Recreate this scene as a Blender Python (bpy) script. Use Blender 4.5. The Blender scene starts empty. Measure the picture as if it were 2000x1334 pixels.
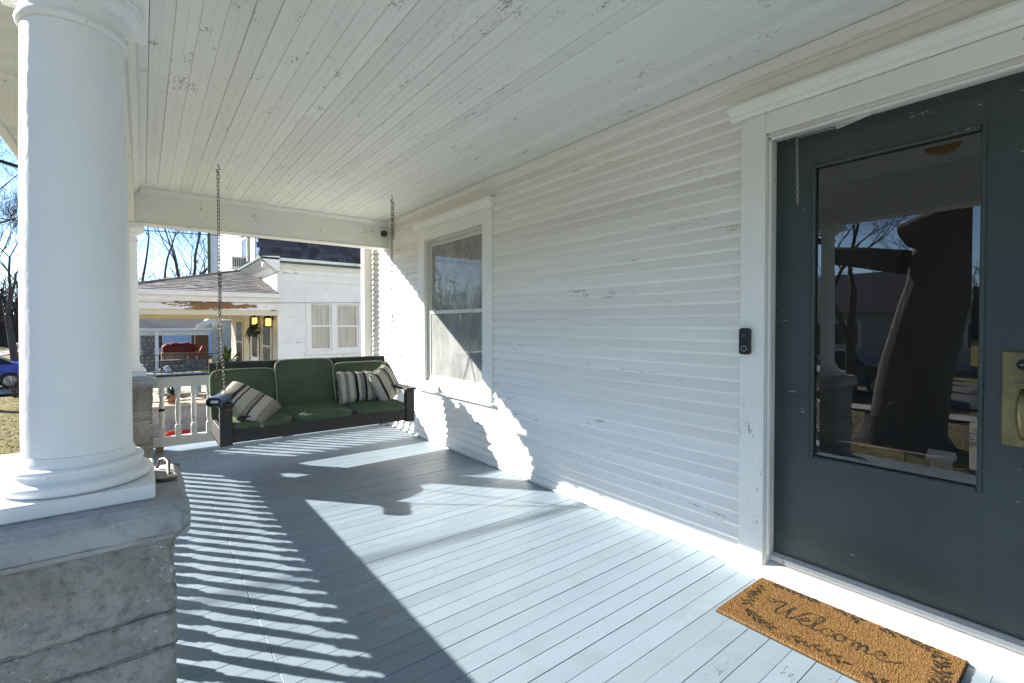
import bpy, math, random
import numpy as np
from mathutils import Vector, noise as mnoise
R = math.radians
random.seed(7)
rng = np.random.default_rng(7)
sc = bpy.context.scene
COL = sc.collection

# ------------------------------------------------------------------ camera
cam = bpy.data.cameras.new('camera')
cam.sensor_width = 36.0
cam.lens = 926.64 / 2000 * 36.0
cam.shift_y = -17 / 2000
cam.clip_start = 0.05
cam.clip_end = 3000
camo = bpy.data.objects.new('camera', cam)
COL.objects.link(camo)
camo.location = (0, 0, 1.2)
camo.rotation_euler = (R(90 - 0.889), 0, R(-37.89))
sc.camera = camo

# ------------------------------------------------------------------ sky, sun, exposure
SUN = Vector((0.845, -1.0, -0.640))          # direction in which sunlight travels
ELEV = math.atan2(0.640, math.hypot(0.845, 1.0))
AZ = math.atan2(-0.845, 1.0)
world = bpy.data.worlds.new('World')
sc.world = world
world.use_nodes = True
wn = world.node_tree.nodes
wl = world.node_tree.links
bg = wn['Background']
sky = wn.new('ShaderNodeTexSky')
sky.sky_type = 'NISHITA'
sky.sun_disc = False
sky.sun_elevation = ELEV
sky.sun_rotation = AZ
sky.altitude = 1200
sky.air_density = 0.9
sky.dust_density = 0.1
sky.ozone_density = 3.0
wl.new(sky.outputs['Color'], bg.inputs['Color'])
bg.inputs['Strength'].default_value = 0.083
sun = bpy.data.lights.new('sun', 'SUN')
sun.energy = 4.9
sun.angle = R(0.53)
sun.color = (1.0, 0.955, 0.88)
suno = bpy.data.objects.new('sun', sun)
COL.objects.link(suno)
suno.rotation_euler = SUN.to_track_quat('-Z', 'Y').to_euler()
suno.location = (-8, 10, 12)
sc.view_settings.view_transform = 'Standard'
sc.view_settings.look = 'None'
sc.view_settings.gamma = 1.0
sc.view_settings.use_curve_mapping = False
sc.view_settings.exposure = 1.93
sc.render.engine = 'CYCLES'
sc.cycles.max_bounces = 10
sc.cycles.diffuse_bounces = 6
sc.cycles.transparent_max_bounces = 16

# ------------------------------------------------------------------ materials
MATS = {}
def newmat(name):
    m = bpy.data.materials.new(name)
    m.use_nodes = True
    nt = m.node_tree
    for n in list(nt.nodes):
        nt.nodes.remove(n)
    out = nt.nodes.new('ShaderNodeOutputMaterial')
    MATS[name] = m
    return m, nt, out

def N(nt, t, **kw):
    n = nt.nodes.new(t)
    for k, v in kw.items():
        if k.startswith('i_'):
            n.inputs[k[2:].replace('_', ' ')].default_value = v
        else:
            setattr(n, k, v)
    return n

def ramp(nt, fac, stops):
    n = nt.nodes.new('ShaderNodeValToRGB')
    e = n.color_ramp.elements
    while len(e) > 1:
        e.remove(e[0])
    e[0].position, e[0].color = stops[0][0], stops[0][1]
    for p, c in stops[1:]:
        x = e.new(p)
        x.color = c
    nt.links.new(fac, n.inputs['Fac'])
    return n

def g4(v):
    return (v, v, v, 1)

def coords(nt, stretch=(1, 1, 1), rand=True):
    tc = N(nt, 'ShaderNodeTexCoord')
    vec = tc.outputs['Object']
    if rand:
        oi = N(nt, 'ShaderNodeObjectInfo')
        mu = N(nt, 'ShaderNodeMath', operation='MULTIPLY')
        mu.inputs[1].default_value = 37.0
        nt.links.new(oi.outputs['Random'], mu.inputs[0])
        ad = N(nt, 'ShaderNodeVectorMath', operation='ADD')
        nt.links.new(vec, ad.inputs[0])
        nt.links.new(mu.outputs[0], ad.inputs[1])
        vec = ad.outputs[0]
    mp = N(nt, 'ShaderNodeMapping')
    mp.inputs['Scale'].default_value = stretch
    nt.links.new(vec, mp.inputs['Vector'])
    return mp.outputs[0]

def noise(nt, vec, scale, detail=4, rough=.55):
    n = N(nt, 'ShaderNodeTexNoise')
    n.inputs['Scale'].default_value = scale
    n.inputs['Detail'].default_value = detail
    n.inputs['Roughness'].default_value = rough
    nt.links.new(vec, n.inputs['Vector'])
    return n.outputs['Fac']

def mixc(nt, fac, a, b):
    n = N(nt, 'ShaderNodeMix', data_type='RGBA')
    for sock, v in ((n.inputs[0], fac), (n.inputs[6], a), (n.inputs[7], b)):
        if hasattr(v, 'links'):
            nt.links.new(v, sock)
        else:
            sock.default_value = v if not isinstance(v, tuple) or len(v) == 4 else (*v, 1)
    return n.outputs[2]

def pm(name, c, rough=.55, c2=None, var=.12, scale=3.0, stretch=(1, 1, 1), bump=.15, bscale=40, bstretch=None,
       chips=None, spec=.4, metal=0.0, rand=True, objvar=.0, grime=None, bdist=.004, crackle=None):
    """painted / natural surface: base colour with broad variation, optional chips (colour, threshold, scale,
    stretch), grime and a fine relief"""
    m, nt, out = newmat(name)
    b = N(nt, 'ShaderNodeBsdfPrincipled')
    nt.links.new(b.outputs[0], out.inputs[0])
    v = coords(nt, stretch, rand)
    f = noise(nt, v, scale, 5)
    if c2 is None:
        c2 = tuple(max(0, x * (1 - var)) for x in c)
    col = ramp(nt, f, [(.3, (*c2, 1)), (.7, (*c, 1))]).outputs[0]
    if grime:
        gc, gt, gs = grime
        gf = noise(nt, coords(nt, (1, 1, 1), rand), gs, 6, .65)
        gm = ramp(nt, gf, [(gt, g4(0)), (min(1, gt + .25), g4(.75))]).outputs[0]
        col = mixc(nt, gm, col, (*gc, 1))
    hbump = None
    if chips:
        cc, th, cs, cst = chips
        cf0 = noise(nt, coords(nt, cst, rand), cs, 6, .7)
        cb = noise(nt, coords(nt, cst, rand), cs * .11, 3, .6)
        ma = N(nt, 'ShaderNodeMath', operation='MULTIPLY_ADD')
        ma.inputs[1].default_value = .8
        nt.links.new(cb, ma.inputs[0])
        nt.links.new(cf0, ma.inputs[2])
        sb_ = N(nt, 'ShaderNodeMath', operation='SUBTRACT')
        sb_.inputs[1].default_value = .4
        nt.links.new(ma.outputs[0], sb_.inputs[0])
        cf = sb_.outputs[0]
        cm = ramp(nt, cf, [(th, g4(0)), (th + .02, g4(1))]).outputs[0]
        col = mixc(nt, cm, col, (*cc, 1))
        hbump = cm
    if objvar:
        oi = N(nt, 'ShaderNodeObjectInfo')
        mr = N(nt, 'ShaderNodeMapRange')
        mr.inputs['To Min'].default_value = 1 - objvar
        mr.inputs['To Max'].default_value = 1 + objvar * .6
        nt.links.new(oi.outputs['Random'], mr.inputs['Value'])
        hv = N(nt, 'ShaderNodeHueSaturation')
        nt.links.new(mr.outputs[0], hv.inputs['Value'])
        nt.links.new(col, hv.inputs['Color'])
        col = hv.outputs[0]
    nt.links.new(col, b.inputs['Base Color'])
    rf = N(nt, 'ShaderNodeMapRange')
    rf.inputs['To Min'].default_value = max(0, rough - .1)
    rf.inputs['To Max'].default_value = min(1, rough + .12)
    nt.links.new(f, rf.inputs['Value'])
    nt.links.new(rf.outputs[0], b.inputs['Roughness'])
    b.inputs['Specular IOR Level'].default_value = spec
    b.inputs['Metallic'].default_value = metal
    if bump:
        bf = noise(nt, coords(nt, bstretch or stretch, rand), bscale, 5, .6)
        bn = N(nt, 'ShaderNodeBump')
        bn.inputs['Strength'].default_value = bump
        bn.inputs['Distance'].default_value = bdist
        nt.links.new(bf, bn.inputs['Height'])
        last = bn
        if hbump is not None:
            b2 = N(nt, 'ShaderNodeBump', invert=True)
            b2.inputs['Strength'].default_value = .5
            b2.inputs['Distance'].default_value = .0012
            nt.links.new(hbump, b2.inputs['Height'])
            nt.links.new(bn.outputs[0], b2.inputs['Normal'])
            last = b2
        nt.links.new(last.outputs[0], b.inputs['Normal'])
    return m

WH = (.825, .813, .782)
pm('white_paint', WH, .5, c2=(.74, .74, .71), scale=2.2, bump=.25, bscale=25, chips=((.42, .39, .34), .75, 40, (1, 1, .4)), bdist=.003)
pm('siding_paint', WH, .5, c2=(.74, .72, .68), scale=1.6, stretch=(1, .35, 1), bump=.35, bscale=30, bstretch=(1, .12, 1.5),
   chips=((.50, .465, .41), .712, 30, (1, .25, 1.6)), objvar=.05, bdist=.004)
pm('column_paint', (.82, .82, .81), .45, c2=(.77, .77, .76), scale=2.5, bump=.8, bscale=16, bstretch=(1, 1, .8),
   chips=((.45, .43, .39), .76, 36, (1, 1, 1)), bdist=.004)
pm('ceiling_paint', (.76, .775, .745), .6, c2=(.70, .715, .685), scale=2.0, stretch=(1, .3, 1), bump=.5, bscale=70, bstretch=(1, .25, 1),
   chips=((.33, .34, .32), .685, 110, (1, .35, 1)), objvar=.05, bdist=.002)
pm('beam_paint', (.74, .74, .70), .55, c2=(.68, .68, .645), scale=2.0, bump=.3, bscale=40,
   chips=((.34, .32, .29), .695, 60, (1, 1, .6)), bdist=.003)
pm('floor_paint', (.198, .252, .296), .45, c2=(.176, .228, .270), scale=2.5, stretch=(.35, 1, 1), bump=.3, bscale=24, bstretch=(.1, 1.4, 1),
   chips=((.12, .115, .11), .75, 46, (.4, 1, 1)), grime=((.155, .185, .205), .54, 4.5), objvar=.07, bdist=.003)
pm('dark_gap', (.02, .02, .022), .9, bump=0)
pm('trim_old', (.66, .645, .60), .6, c2=(.56, .545, .5), bump=.3, bscale=40, chips=((.28, .25, .21), .68, 30, (1, 1, .3)))
pm('concrete', (.45, .42, .38), .9, c2=(.27, .25, .22), scale=5, bump=1.0, bscale=42, grime=((.15, .136, .118), .49, 42),
   chips=((.56, .55, .53), .70, 60, (1, 1, 1)), bdist=.022, rand=True)
pm('concrete_cap', (.43, .435, .44), .88, c2=(.32, .325, .33), scale=4, bump=.9, bscale=85, grime=((.19, .185, .172), .53, 20),
   chips=((.74, .74, .73), .70, 34, (1, 1, .6)), bdist=.008)
pm('door_paint', (.042, .060, .059), .40, c2=(.027, .041, .042), scale=3, bump=.12, bscale=60, chips=((.40, .38, .32), .745, 70, (1, .5, 1.5)), spec=.5)
pm('brass', (.27, .225, .11), .45, c2=(.13, .115, .065), scale=12, bump=.2, bscale=90, metal=.85)
pm('dark_metal', (.05, .05, .05), .5, metal=.7, bump=.1)
pm('chain_metal', (.16, .14, .115), .45, c2=(.09, .06, .04), scale=30, metal=.85, bump=.2, bscale=200)
pm('light_metal', (.55, .54, .50), .4, c2=(.4, .39, .36), scale=30, metal=.8, bump=.1)
pm('swing_wood', (.040, .035, .032), .6, c2=(.026, .023, .021), scale=5, stretch=(.3, 1, 1), bump=.4, bscale=30, bstretch=(.1, 1, 1),
   chips=((.12, .10, .085), .70, 22, (.3, 1, 1)))
pm('green_cloth', (.086, .116, .073), .9, c2=(.066, .092, .057), scale=7, bump=.5, bscale=420, bdist=.0015, spec=.15, rand=False)
pm('sunlit_piping', (.30, .345, .235), .9, bump=.3, bscale=300, spec=.1)  # pale tone paints in the sun grazing the back cushion rims
pm('black_plastic', (.012, .012, .014), .35, bump=.05)
pm('grey_plastic', (.55, .55, .54), .4, bump=.03)
pm('speaker_blue', (.045, .085, .145), .5, c2=(.035, .07, .12), bump=.3, bscale=700, bdist=.0008)
pm('interior', (.05, .043, .036), .9, bump=0)
pm('black_iron', (.018, .017, .016), .55, bump=.2, bscale=120)
pm('bark', (.095, .078, .06), .95, c2=(.05, .042, .034), scale=6, stretch=(1, 1, .25), bump=1, bscale=14, bstretch=(1, 1, .25), bdist=.05)
pm('twig', (.085, .068, .055), .95, c2=(.055, .045, .038), bump=0)
pm('green_trim', (.035, .075, .042), .5, bump=.1)
pm('white_far', (.74, .735, .70), .6, c2=(.66, .655, .62), bump=.1, chips=((.3, .26, .21), .70, 7, (.5, 1, 3)))
pm('cream_far', (.62, .58, .44), .6, c2=(.55, .51, .38), bump=.1)
pm('peel_far', (.74, .73, .69), .6, c2=(.68, .66, .6), bump=.1, chips=((.20, .10, .035), .61, 1.4, (.7, 1, 3)))
pm('shingle_blue', (.058, .062, .075), .9, c2=(.038, .040, .050), scale=20, bump=.7, bscale=180, objvar=.5)
pm('shingle_grey', (.20, .185, .17), .9, c2=(.12, .11, .10), scale=6, stretch=(1, .3, 1), bump=.7, bscale=90, rand=False)
pm('shingle_dark', (.085, .083, .085), .9, c2=(.05, .05, .052), scale=5, bump=.7, bscale=60, rand=False)
pm('stone', (.30, .275, .235), .9, c2=(.19, .17, .145), scale=8, bump=.7, bscale=30, objvar=.35)
pm('mortar', (.22, .21, .195), .95, bump=.4)
pm('tan_concrete', (.50, .43, .32), .9, c2=(.44, .375, .28), bump=.4, bscale=30)
pm('grey_siding', (.40, .385, .35), .7, c2=(.36, .345, .31), bump=.1)
pm('blue_siding', (.42, .50, .66), .6, c2=(.38, .46, .62), bump=.1)
pm('brown_wood', (.26, .185, .115), .7, c2=(.19, .13, .08), stretch=(4, 4, .5), bump=.2)
pm('red_plastic', (.50, .025, .015), .4, c2=(.42, .02, .012), bump=.05)
pm('red_cloth', (.16, .018, .014), .8, c2=(.11, .012, .010), scale=5, bump=.4)
pm('blue_plastic', (.30, .42, .56), .45, bump=.05)
pm('car_blue', (.012, .045, .42), .22, bump=0, spec=.6)
pm('car_dark', (.05, .055, .06), .25, bump=0, spec=.6)
pm('car_white', (.7, .7, .7), .25, bump=0, spec=.6)
pm('rubber', (.012, .012, .012), .8, bump=.1)
pm('asphalt', (.085, .083, .08), .9, c2=(.065, .064, .062), bump=.6, bscale=60)
pm('pavement', (.36, .34, .31), .9, c2=(.29, .275, .25), bump=.4, bscale=50, rand=False)
pm('leaf_dry', (.20, .125, .06), .8, bump=0, objvar=.3)
pm('plant_green', (.10, .16, .035), .6, c2=(.06, .11, .025), bump=0)
pm('plant_dark', (.022, .030, .016), .7, bump=0)
pm('terracotta', (.34, .17, .09), .8, bump=.2)
pm('curtain', (.68, .68, .64), .95, c2=(.6, .6, .57), scale=3, stretch=(1, 1, .2), bump=.3, bscale=300, bdist=.001, spec=.05)
pm('curtain_far', (.66, .645, .60), .95, c2=(.5, .49, .455), scale=8, stretch=(1, 1, .15), bump=.2, spec=.05)
pm('wire', (.012, .012, .012), .6, bump=0)
pm('brass_amber', (.55, .26, .05), .3, bump=0)

def m_emit(name, c, s):
    m, nt, out = newmat(name)
    e = N(nt, 'ShaderNodeEmission')
    e.inputs['Color'].default_value = (*c, 1)
    e.inputs['Strength'].default_value = s
    nt.links.new(e.outputs[0], out.inputs[0])
m_emit('lamp_glow', (1.0, .60, .14), .75)

def m_glass(name, ior, tint=(1, 1, 1), dust=0.0, dustcol=(.5, .52, .5)):
    m, nt, out = newmat(name)
    fr = N(nt, 'ShaderNodeFresnel')
    fr.inputs['IOR'].default_value = ior
    t = N(nt, 'ShaderNodeBsdfTransparent')
    t.inputs['Color'].default_value = (*tint, 1)
    gl = N(nt, 'ShaderNodeBsdfGlossy')
    gl.inputs['Roughness'].default_value = 0.0
    bn = N(nt, 'ShaderNodeBump')
    bn.inputs['Strength'].default_value = .03
    bn.inputs['Distance'].default_value = .01
    nt.links.new(noise(nt, coords(nt, (1, 1, 1)), 3.0, 1), bn.inputs['Height'])
    nt.links.new(bn.outputs[0], gl.inputs['Normal'])
    mx = N(nt, 'ShaderNodeMixShader')
    nt.links.new(fr.outputs[0], mx.inputs[0])
    nt.links.new(t.outputs[0], mx.inputs[1])
    nt.links.new(gl.outputs[0], mx.inputs[2])
    res = mx
    if dust:
        d = N(nt, 'ShaderNodeBsdfDiffuse')
        d.inputs['Color'].default_value = (*dustcol, 1)
        f = noise(nt, coords(nt, (1, 1, .4)), 5, 6, .7)
        mr = N(nt, 'ShaderNodeMapRange')
        mr.inputs['From Min'].default_value = .3
        mr.inputs['From Max'].default_value = .8
        mr.inputs['To Min'].default_value = dust * .45
        mr.inputs['To Max'].default_value = dust
        nt.links.new(f, mr.inputs['Value'])
        m2 = N(nt, 'ShaderNodeMixShader')
        nt.links.new(mr.outputs[0], m2.inputs[0])
        nt.links.new(mx.outputs[0], m2.inputs[1])
        nt.links.new(d.outputs[0], m2.inputs[2])
        res = m2
    nt.links.new(res.outputs[0], out.inputs[0])
m_glass('door_glass', 2.1, (.8, .8, .78), .025)
m_glass('window_glass', 1.6, (.85, .87, .85), .50, (.60, .62, .59))
m_glass('far_glass', 1.6, (.85, .86, .86))

def m_lawn():
    m, nt, out = newmat('lawn')
    b = N(nt, 'ShaderNodeBsdfPrincipled')
    nt.links.new(b.outputs[0], out.inputs[0])
    v = coords(nt, (1, 1, 1), False)
    f = noise(nt, v, .5, 8, .65)
    f2 = noise(nt, v, 14, 6, .7)
    c = ramp(nt, f, [(.35, (.17, .165, .055, 1)), (.5, (.24, .20, .085, 1)), (.65, (.30, .24, .13, 1))]).outputs[0]
    c2 = ramp(nt, f2, [(.40, (.09, .07, .035, 1)), (.55, (.23, .21, .08, 1)), (.75, (.36, .30, .17, 1))]).outputs[0]
    nt.links.new(mixc(nt, .55, c, c2), b.inputs['Base Color'])
    b.inputs['Roughness'].default_value = .95
    b.inputs['Specular IOR Level'].default_value = .1
    bn = N(nt, 'ShaderNodeBump')
    bn.inputs['Strength'].default_value = 1
    bn.inputs['Distance'].default_value = .06
    nt.links.new(f2, bn.inputs['Height'])
    nt.links.new(bn.outputs[0], b.inputs['Normal'])
m_lawn()

def m_stripes(name, axis, stops, scale):
    """woven cushion cover with stripes across one axis of the pillow"""
    m, nt, out = newmat(name)
    b = N(nt, 'ShaderNodeBsdfPrincipled')
    nt.links.new(b.outputs[0], out.inputs[0])
    tc = N(nt, 'ShaderNodeTexCoord')
    sp = N(nt, 'ShaderNodeSeparateXYZ')
    nt.links.new(tc.outputs['Object'], sp.inputs[0])
    wob = noise(nt, tc.outputs['Object'], 60, 3)
    ma = N(nt, 'ShaderNodeMath', operation='MULTIPLY_ADD')
    ma.inputs[1].default_value = scale
    ma.inputs[2].default_value = .5
    nt.links.new(sp.outputs[axis], ma.inputs[0])
    w2 = N(nt, 'ShaderNodeMath', operation='MULTIPLY_ADD')
    w2.inputs[1].default_value = .022
    nt.links.new(wob, w2.inputs[0])
    nt.links.new(ma.outputs[0], w2.inputs[2])
    r = ramp(nt, w2.outputs[0], [(p, (*c, 1)) for p, c in stops])
    r.color_ramp.interpolation = 'CONSTANT'
    vo = N(nt, 'ShaderNodeTexVoronoi')
    vo.inputs['Scale'].default_value = 110
    nt.links.new(tc.outputs['Object'], vo.inputs['Vector'])
    sh = ramp(nt, vo.outputs['Distance'], [(.0, g4(1.0)), (.7, g4(.55))])
    mu = N(nt, 'ShaderNodeMix', data_type='RGBA', blend_type='MULTIPLY')
    mu.inputs[0].default_value = .6
    nt.links.new(r.outputs[0], mu.inputs[6])
    nt.links.new(sh.outputs[0], mu.inputs[7])
    nt.links.new(mu.outputs[2], b.inputs['Base Color'])
    b.inputs['Roughness'].default_value = .95
    b.inputs['Specular IOR Level'].default_value = .1
    bn = N(nt, 'ShaderNodeBump', invert=True)
    bn.inputs['Strength'].default_value = .9
    bn.inputs['Distance'].default_value = .006
    nt.links.new(vo.outputs['Distance'], bn.inputs['Height'])
    nt.links.new(bn.outputs[0], b.inputs['Normal'])
CR, GY, DK, NV, TN = (.56, .53, .46), (.26, .25, .22), (.05, .045, .045), (.016, .015, .035), (.33, .30, .24)
m_stripes('stripe_wide', 0, [(0, TN), (.07, CR), (.14, GY), (.21, CR), (.29, TN), (.33, NV), (.385, CR), (.44, GY), (.52, NV),
                             (.565, CR), (.64, TN), (.69, GY), (.75, NV), (.80, TN), (.88, GY), (.94, CR)], 1 / .46)
m_stripes('stripe_grey', 0, [(0, CR), (.12, TN), (.25, DK), (.31, CR), (.36, DK), (.39, CR), (.55, TN), (.63, DK), (.66, CR), (.80, TN), (.88, GY)], 1 / .44)
m_stripes('stripe_side', 0, [(0, GY), (.10, CR), (.2, DK), (.26, CR), (.45, TN), (.52, DK), (.57, CR), (.72, DK), (.80, TN), (.9, CR)], 1 / .42)

def m_mat():
    m, nt, out = newmat('coir')
    b = N(nt, 'ShaderNodeBsdfPrincipled')
    nt.links.new(b.outputs[0], out.inputs[0])
    at = N(nt, 'ShaderNodeAttribute', attribute_name='print')
    v = coords(nt, (1, 1, 1), False)
    f = noise(nt, v, 330, 4, .7)
    c = ramp(nt, f, [(.32, (.045, .022, .008, 1)), (.5, (.150, .083, .030, 1)), (.7, (.275, .170, .070, 1))]).outputs[0]
    k = ramp(nt, f, [(.35, (.009, .008, .007, 1)), (.6, (.028, .024, .016, 1)), (.8, (.12, .08, .036, 1))]).outputs[0]
    nt.links.new(mixc(nt, at.outputs['Fac'], c, k), b.inputs['Base Color'])
    b.inputs['Roughness'].default_value = .95
    b.inputs['Specular IOR Level'].default_value = .1
m_mat()

# ------------------------------------------------------------------ mesh helpers
WORLD = {}
def wloc(o):
    return WORLD.get(o.name, Vector((0, 0, 0)))

def tag(o, label=None, cat=None, group=None, kind=None):
    if label: o['label'] = label
    if cat: o['category'] = cat
    if group: o['group'] = group
    if kind: o['kind'] = kind
    return o

def thing(name, loc, label=None, cat=None, group=None, kind=None):
    o = bpy.data.objects.new(name, None)
    o.empty_display_size = .1
    COL.objects.link(o)
    o.location = loc
    WORLD[o.name] = Vector(loc)
    return tag(o, label, cat, group, kind)

class MB:
    def __init__(s):
        s.v, s.f = [], []
    def add(s, vs, fs):
        n = len(s.v)
        s.v.extend([tuple(map(float, p)) for p in vs])
        s.f.extend([tuple(i + n for i in f) for f in fs])
        return s
    def box(s, x0, x1, y0, y1, z0, z1, c=0.0):
        c = min(c, (x1 - x0) * .45, (y1 - y0) * .45, (z1 - z0) * .45)
        if c <= 0:
            vs = [(x, y, z) for x in (x0, x1) for y in (y0, y1) for z in (z0, z1)]
            return s.add(vs, [(0, 1, 3, 2), (4, 6, 7, 5), (0, 4, 5, 1), (2, 3, 7, 6), (0, 2, 6, 4), (1, 5, 7, 3)])
        X, Y, Z = (x0, x1), (y0, y1), (z0, z1)
        vs, idx = [], {}
        for i in (0, 1):
            for j in (0, 1):
                for k in (0, 1):
                    for a in range(3):
                        p = [X[i], Y[j], Z[k]]
                        for b_, q in enumerate((i, j, k)):
                            if b_ != a:
                                p[b_] += c * (1 - 2 * q)
                        idx[(i, j, k, a)] = len(vs)
                        vs.append(p)
        fs = []
        o2 = [(0, 0), (1, 0), (1, 1), (0, 1)]
        for a in range(3):
            u, w = [q for q in range(3) if q != a]
            for sgn in (0, 1):
                q = []
                for (p1, p2) in o2:
                    t = [0, 0, 0]; t[a] = sgn; t[u] = p1; t[w] = p2
                    q.append(idx[(*t, a)])
                fs.append(tuple(q))
        for a in range(3):
            u, w = [q for q in range(3) if q != a]
            for p1 in (0, 1):
                for p2 in (0, 1):
                    t0 = [0, 0, 0]; t0[u] = p1; t0[w] = p2
                    t1 = list(t0); t1[a] = 1
                    fs.append((idx[(*t0, u)], idx[(*t1, u)], idx[(*t1, w)], idx[(*t0, w)]))
        for i in (0, 1):
            for j in (0, 1):
                for k in (0, 1):
                    fs.append((idx[(i, j, k, 0)], idx[(i, j, k, 1)], idx[(i, j, k, 2)]))
        return s.add(vs, fs)
    def prism(s, sec, axis, a0, a1):
        """extrude a 2D section (the two other axes, in order) along axis"""
        n = len(sec)
        def P(p, t):
            return {0: (t, p[0], p[1]), 1: (p[0], t, p[1]), 2: (p[0], p[1], t)}[axis]
        vs = [P(p, a0) for p in sec] + [P(p, a1) for p in sec]
        fs = [(i, (i + 1) % n, n + (i + 1) % n, n + i) for i in range(n)]
        fs += [tuple(range(n)), tuple(range(2 * n - 1, n - 1, -1))]
        return s.add(vs, fs)
    def lathe(s, cx, cy, prof, seg=32, caps=True):
        vs, fs = [], []
        for r, z in prof:
            for k in range(seg):
                a = 2 * math.pi * k / seg
                vs.append((cx + r * math.cos(a), cy + r * math.sin(a), z))
        for i in range(len(prof) - 1):
            for k in range(seg):
                k2 = (k + 1) % seg
                fs.append((i * seg + k, i * seg + k2, (i + 1) * seg + k2, (i + 1) * seg + k))
        if caps:
            fs.append(tuple(range(seg - 1, -1, -1)))
            fs.append(tuple((len(prof) - 1) * seg + k for k in range(seg)))
        return s.add(vs, fs)
    def tube(s, pts, rad, sides=6, closed=False, cap=True):
        pts = [Vector(p) for p in pts]
        n = len(pts)
        if not hasattr(rad, '__len__'):
            rad = [rad] * n
        vs, fs = [], []
        up = None
        for i, p in enumerate(pts):
            if closed:
                d = pts[(i + 1) % n] - pts[i - 1]
            else:
                d = pts[min(i + 1, n - 1)] - pts[max(i - 1, 0)]
            if d.length < 1e-9:
                d = Vector((0, 0, 1))
            d.normalize()
            if up is None:
                up = Vector((0, 0, 1)) if abs(d.z) < .9 else Vector((1, 0, 0))
            a = d.cross(up)
            if a.length < 1e-6:
                a = d.cross(Vector((0, 1, 0)))
            a.normalize()
            b = a.cross(d)
            up = b
            for k in range(sides):
                t = 2 * math.pi * k / sides
                vs.append(p + a * (rad[i] * math.cos(t)) + b * (rad[i] * math.sin(t)))
        m = n if closed else n - 1
        for i in range(m):
            j = (i + 1) % n
            for k in range(sides):
                k2 = (k + 1) % sides
                fs.append((i * sides + k, i * sides + k2, j * sides + k2, j * sides + k))
        if cap and not closed and sides > 2:
            fs.append(tuple(range(sides - 1, -1, -1)))
            fs.append(tuple((n - 1) * sides + k for k in range(sides)))
        return s.add(vs, fs)
    def grid(s, P):
        """P[i][j] points"""
        ni, nj = len(P), len(P[0])
        vs = [p for row in P for p in row]
        return s.add(vs, [(i * nj + j, i * nj + j + 1, (i + 1) * nj + j + 1, (i + 1) * nj + j) for i in range(ni - 1) for j in range(nj - 1)])
    def build(s, name, mat, parent=None, smooth=False, label=None, cat=None, group=None, kind=None, origin=None, angle=None):
        off = wloc(parent) if parent is not None else (Vector(origin) if origin is not None else Vector((0, 0, 0)))
        me = bpy.data.meshes.new(name)
        me.from_pydata([(x - off.x, y - off.y, z - off.z) for x, y, z in s.v], [], s.f)
        me.materials.append(MATS[mat])
        if smooth:
            me.polygons.foreach_set('use_smooth', [True] * len(me.polygons))
            if angle:
                me.set_sharp_from_angle(angle=R(angle))
        me.update()
        o = bpy.data.objects.new(name, me)
        COL.objects.link(o)
        if parent is not None:
            o.parent = parent
            WORLD[o.name] = off
        else:
            o.location = off
            WORLD[o.name] = off
        return tag(o, label, cat, group, kind)

def share(o, name, loc, parent, label=None):
    c = o.copy()
    c.name = name
    COL.objects.link(c)
    c.parent = parent
    c.location = loc
    WORLD[c.name] = wloc(parent)
    return c

def fbm(x, y, z, o=4):
    return mnoise.fractal(Vector((x, y, z)), 1.0, 2.0, o)

# ------------------------------------------------------------------ ground and streets
GZ = -.68
def gz(x, y):
    a = min(1, max(0, (y - 6.5) / 5.0)); a = a * a * (3 - 2 * a)
    b = min(1, max(0, (-x - 4) / 8.0)); b = b * b * (3 - 2 * b)
    return GZ - .70 * a - .35 * b * (1 - a)
def sheet(name, x0, x1, y0, y1, dz, mat, step=1.0, **kw):
    nx, ny = max(2, int((x1 - x0) / step) + 1), max(2, int((y1 - y0) / step) + 1)
    P = [[(x0 + (x1 - x0) * i / (nx - 1), y0 + (y1 - y0) * j / (ny - 1)) for j in range(ny)] for i in range(nx)]
    mb = MB().grid([[(x, y, gz(x, y) + dz) for x, y in row] for row in P])
    return mb.build(name, mat, kind='structure', smooth=True)
xs = [-900, -300, -120, -60, -40] + list(np.arange(-30, 16.1, 1.0)) + [25, 60, 200, 900]
ys = [-900, -300, -100, -50] + list(np.arange(-30, 50.1, 1.0)) + [70, 120, 300, 900]
def lawnz(x, y):
    z = gz(x, y)
    if -9.4 < x < 14 and -20 < y < 60 and not (x > -.9 and y < 6.2):
        z += .03 * fbm(x * .6, y * .6, 0)
    return z
MB().grid([[(x, y, lawnz(x, y) - (.05 if (x < -9.3 or (24 < y < 34) or (10.9 < y < 14.2)) else 0)) for y in ys] for x in xs]).build('lawn', 'lawn', kind='structure', smooth=True)
sheet('sidewalk', -10.8, -9.5, -60, 70, .03, 'pavement')
sheet('street', -20.5, -12.5, -120, 150, .004, 'asphalt', 2.0)
sheet('front_path', -9.5, -1.2, 11.4, 13.6, .02, 'pavement')
sheet('driveway', -12.5, -2.4, 25.5, 32.5, .02, 'pavement')
sheet('bounce_walk', -9.5, -1.75, -.9, .9, .02, 'pavement')  # walk behind the camera, added to bounce sun onto the porch ceiling
stp = thing('bounce_steps', (-1.0, 0, GZ), 'concrete steps below the porch, out of view, added to bounce sunlight', 'steps')  # steps outside the frame, put in as pale concrete for bounced fill
for k in range(4):
    MB().box(-.72 - k * .34, -.392 if k == 0 else -.38 - k * .34 + .002, -1.25, 1.25, GZ - .05, -.13 - k * .145, .012).build('step', 'pavement', stp)
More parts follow.
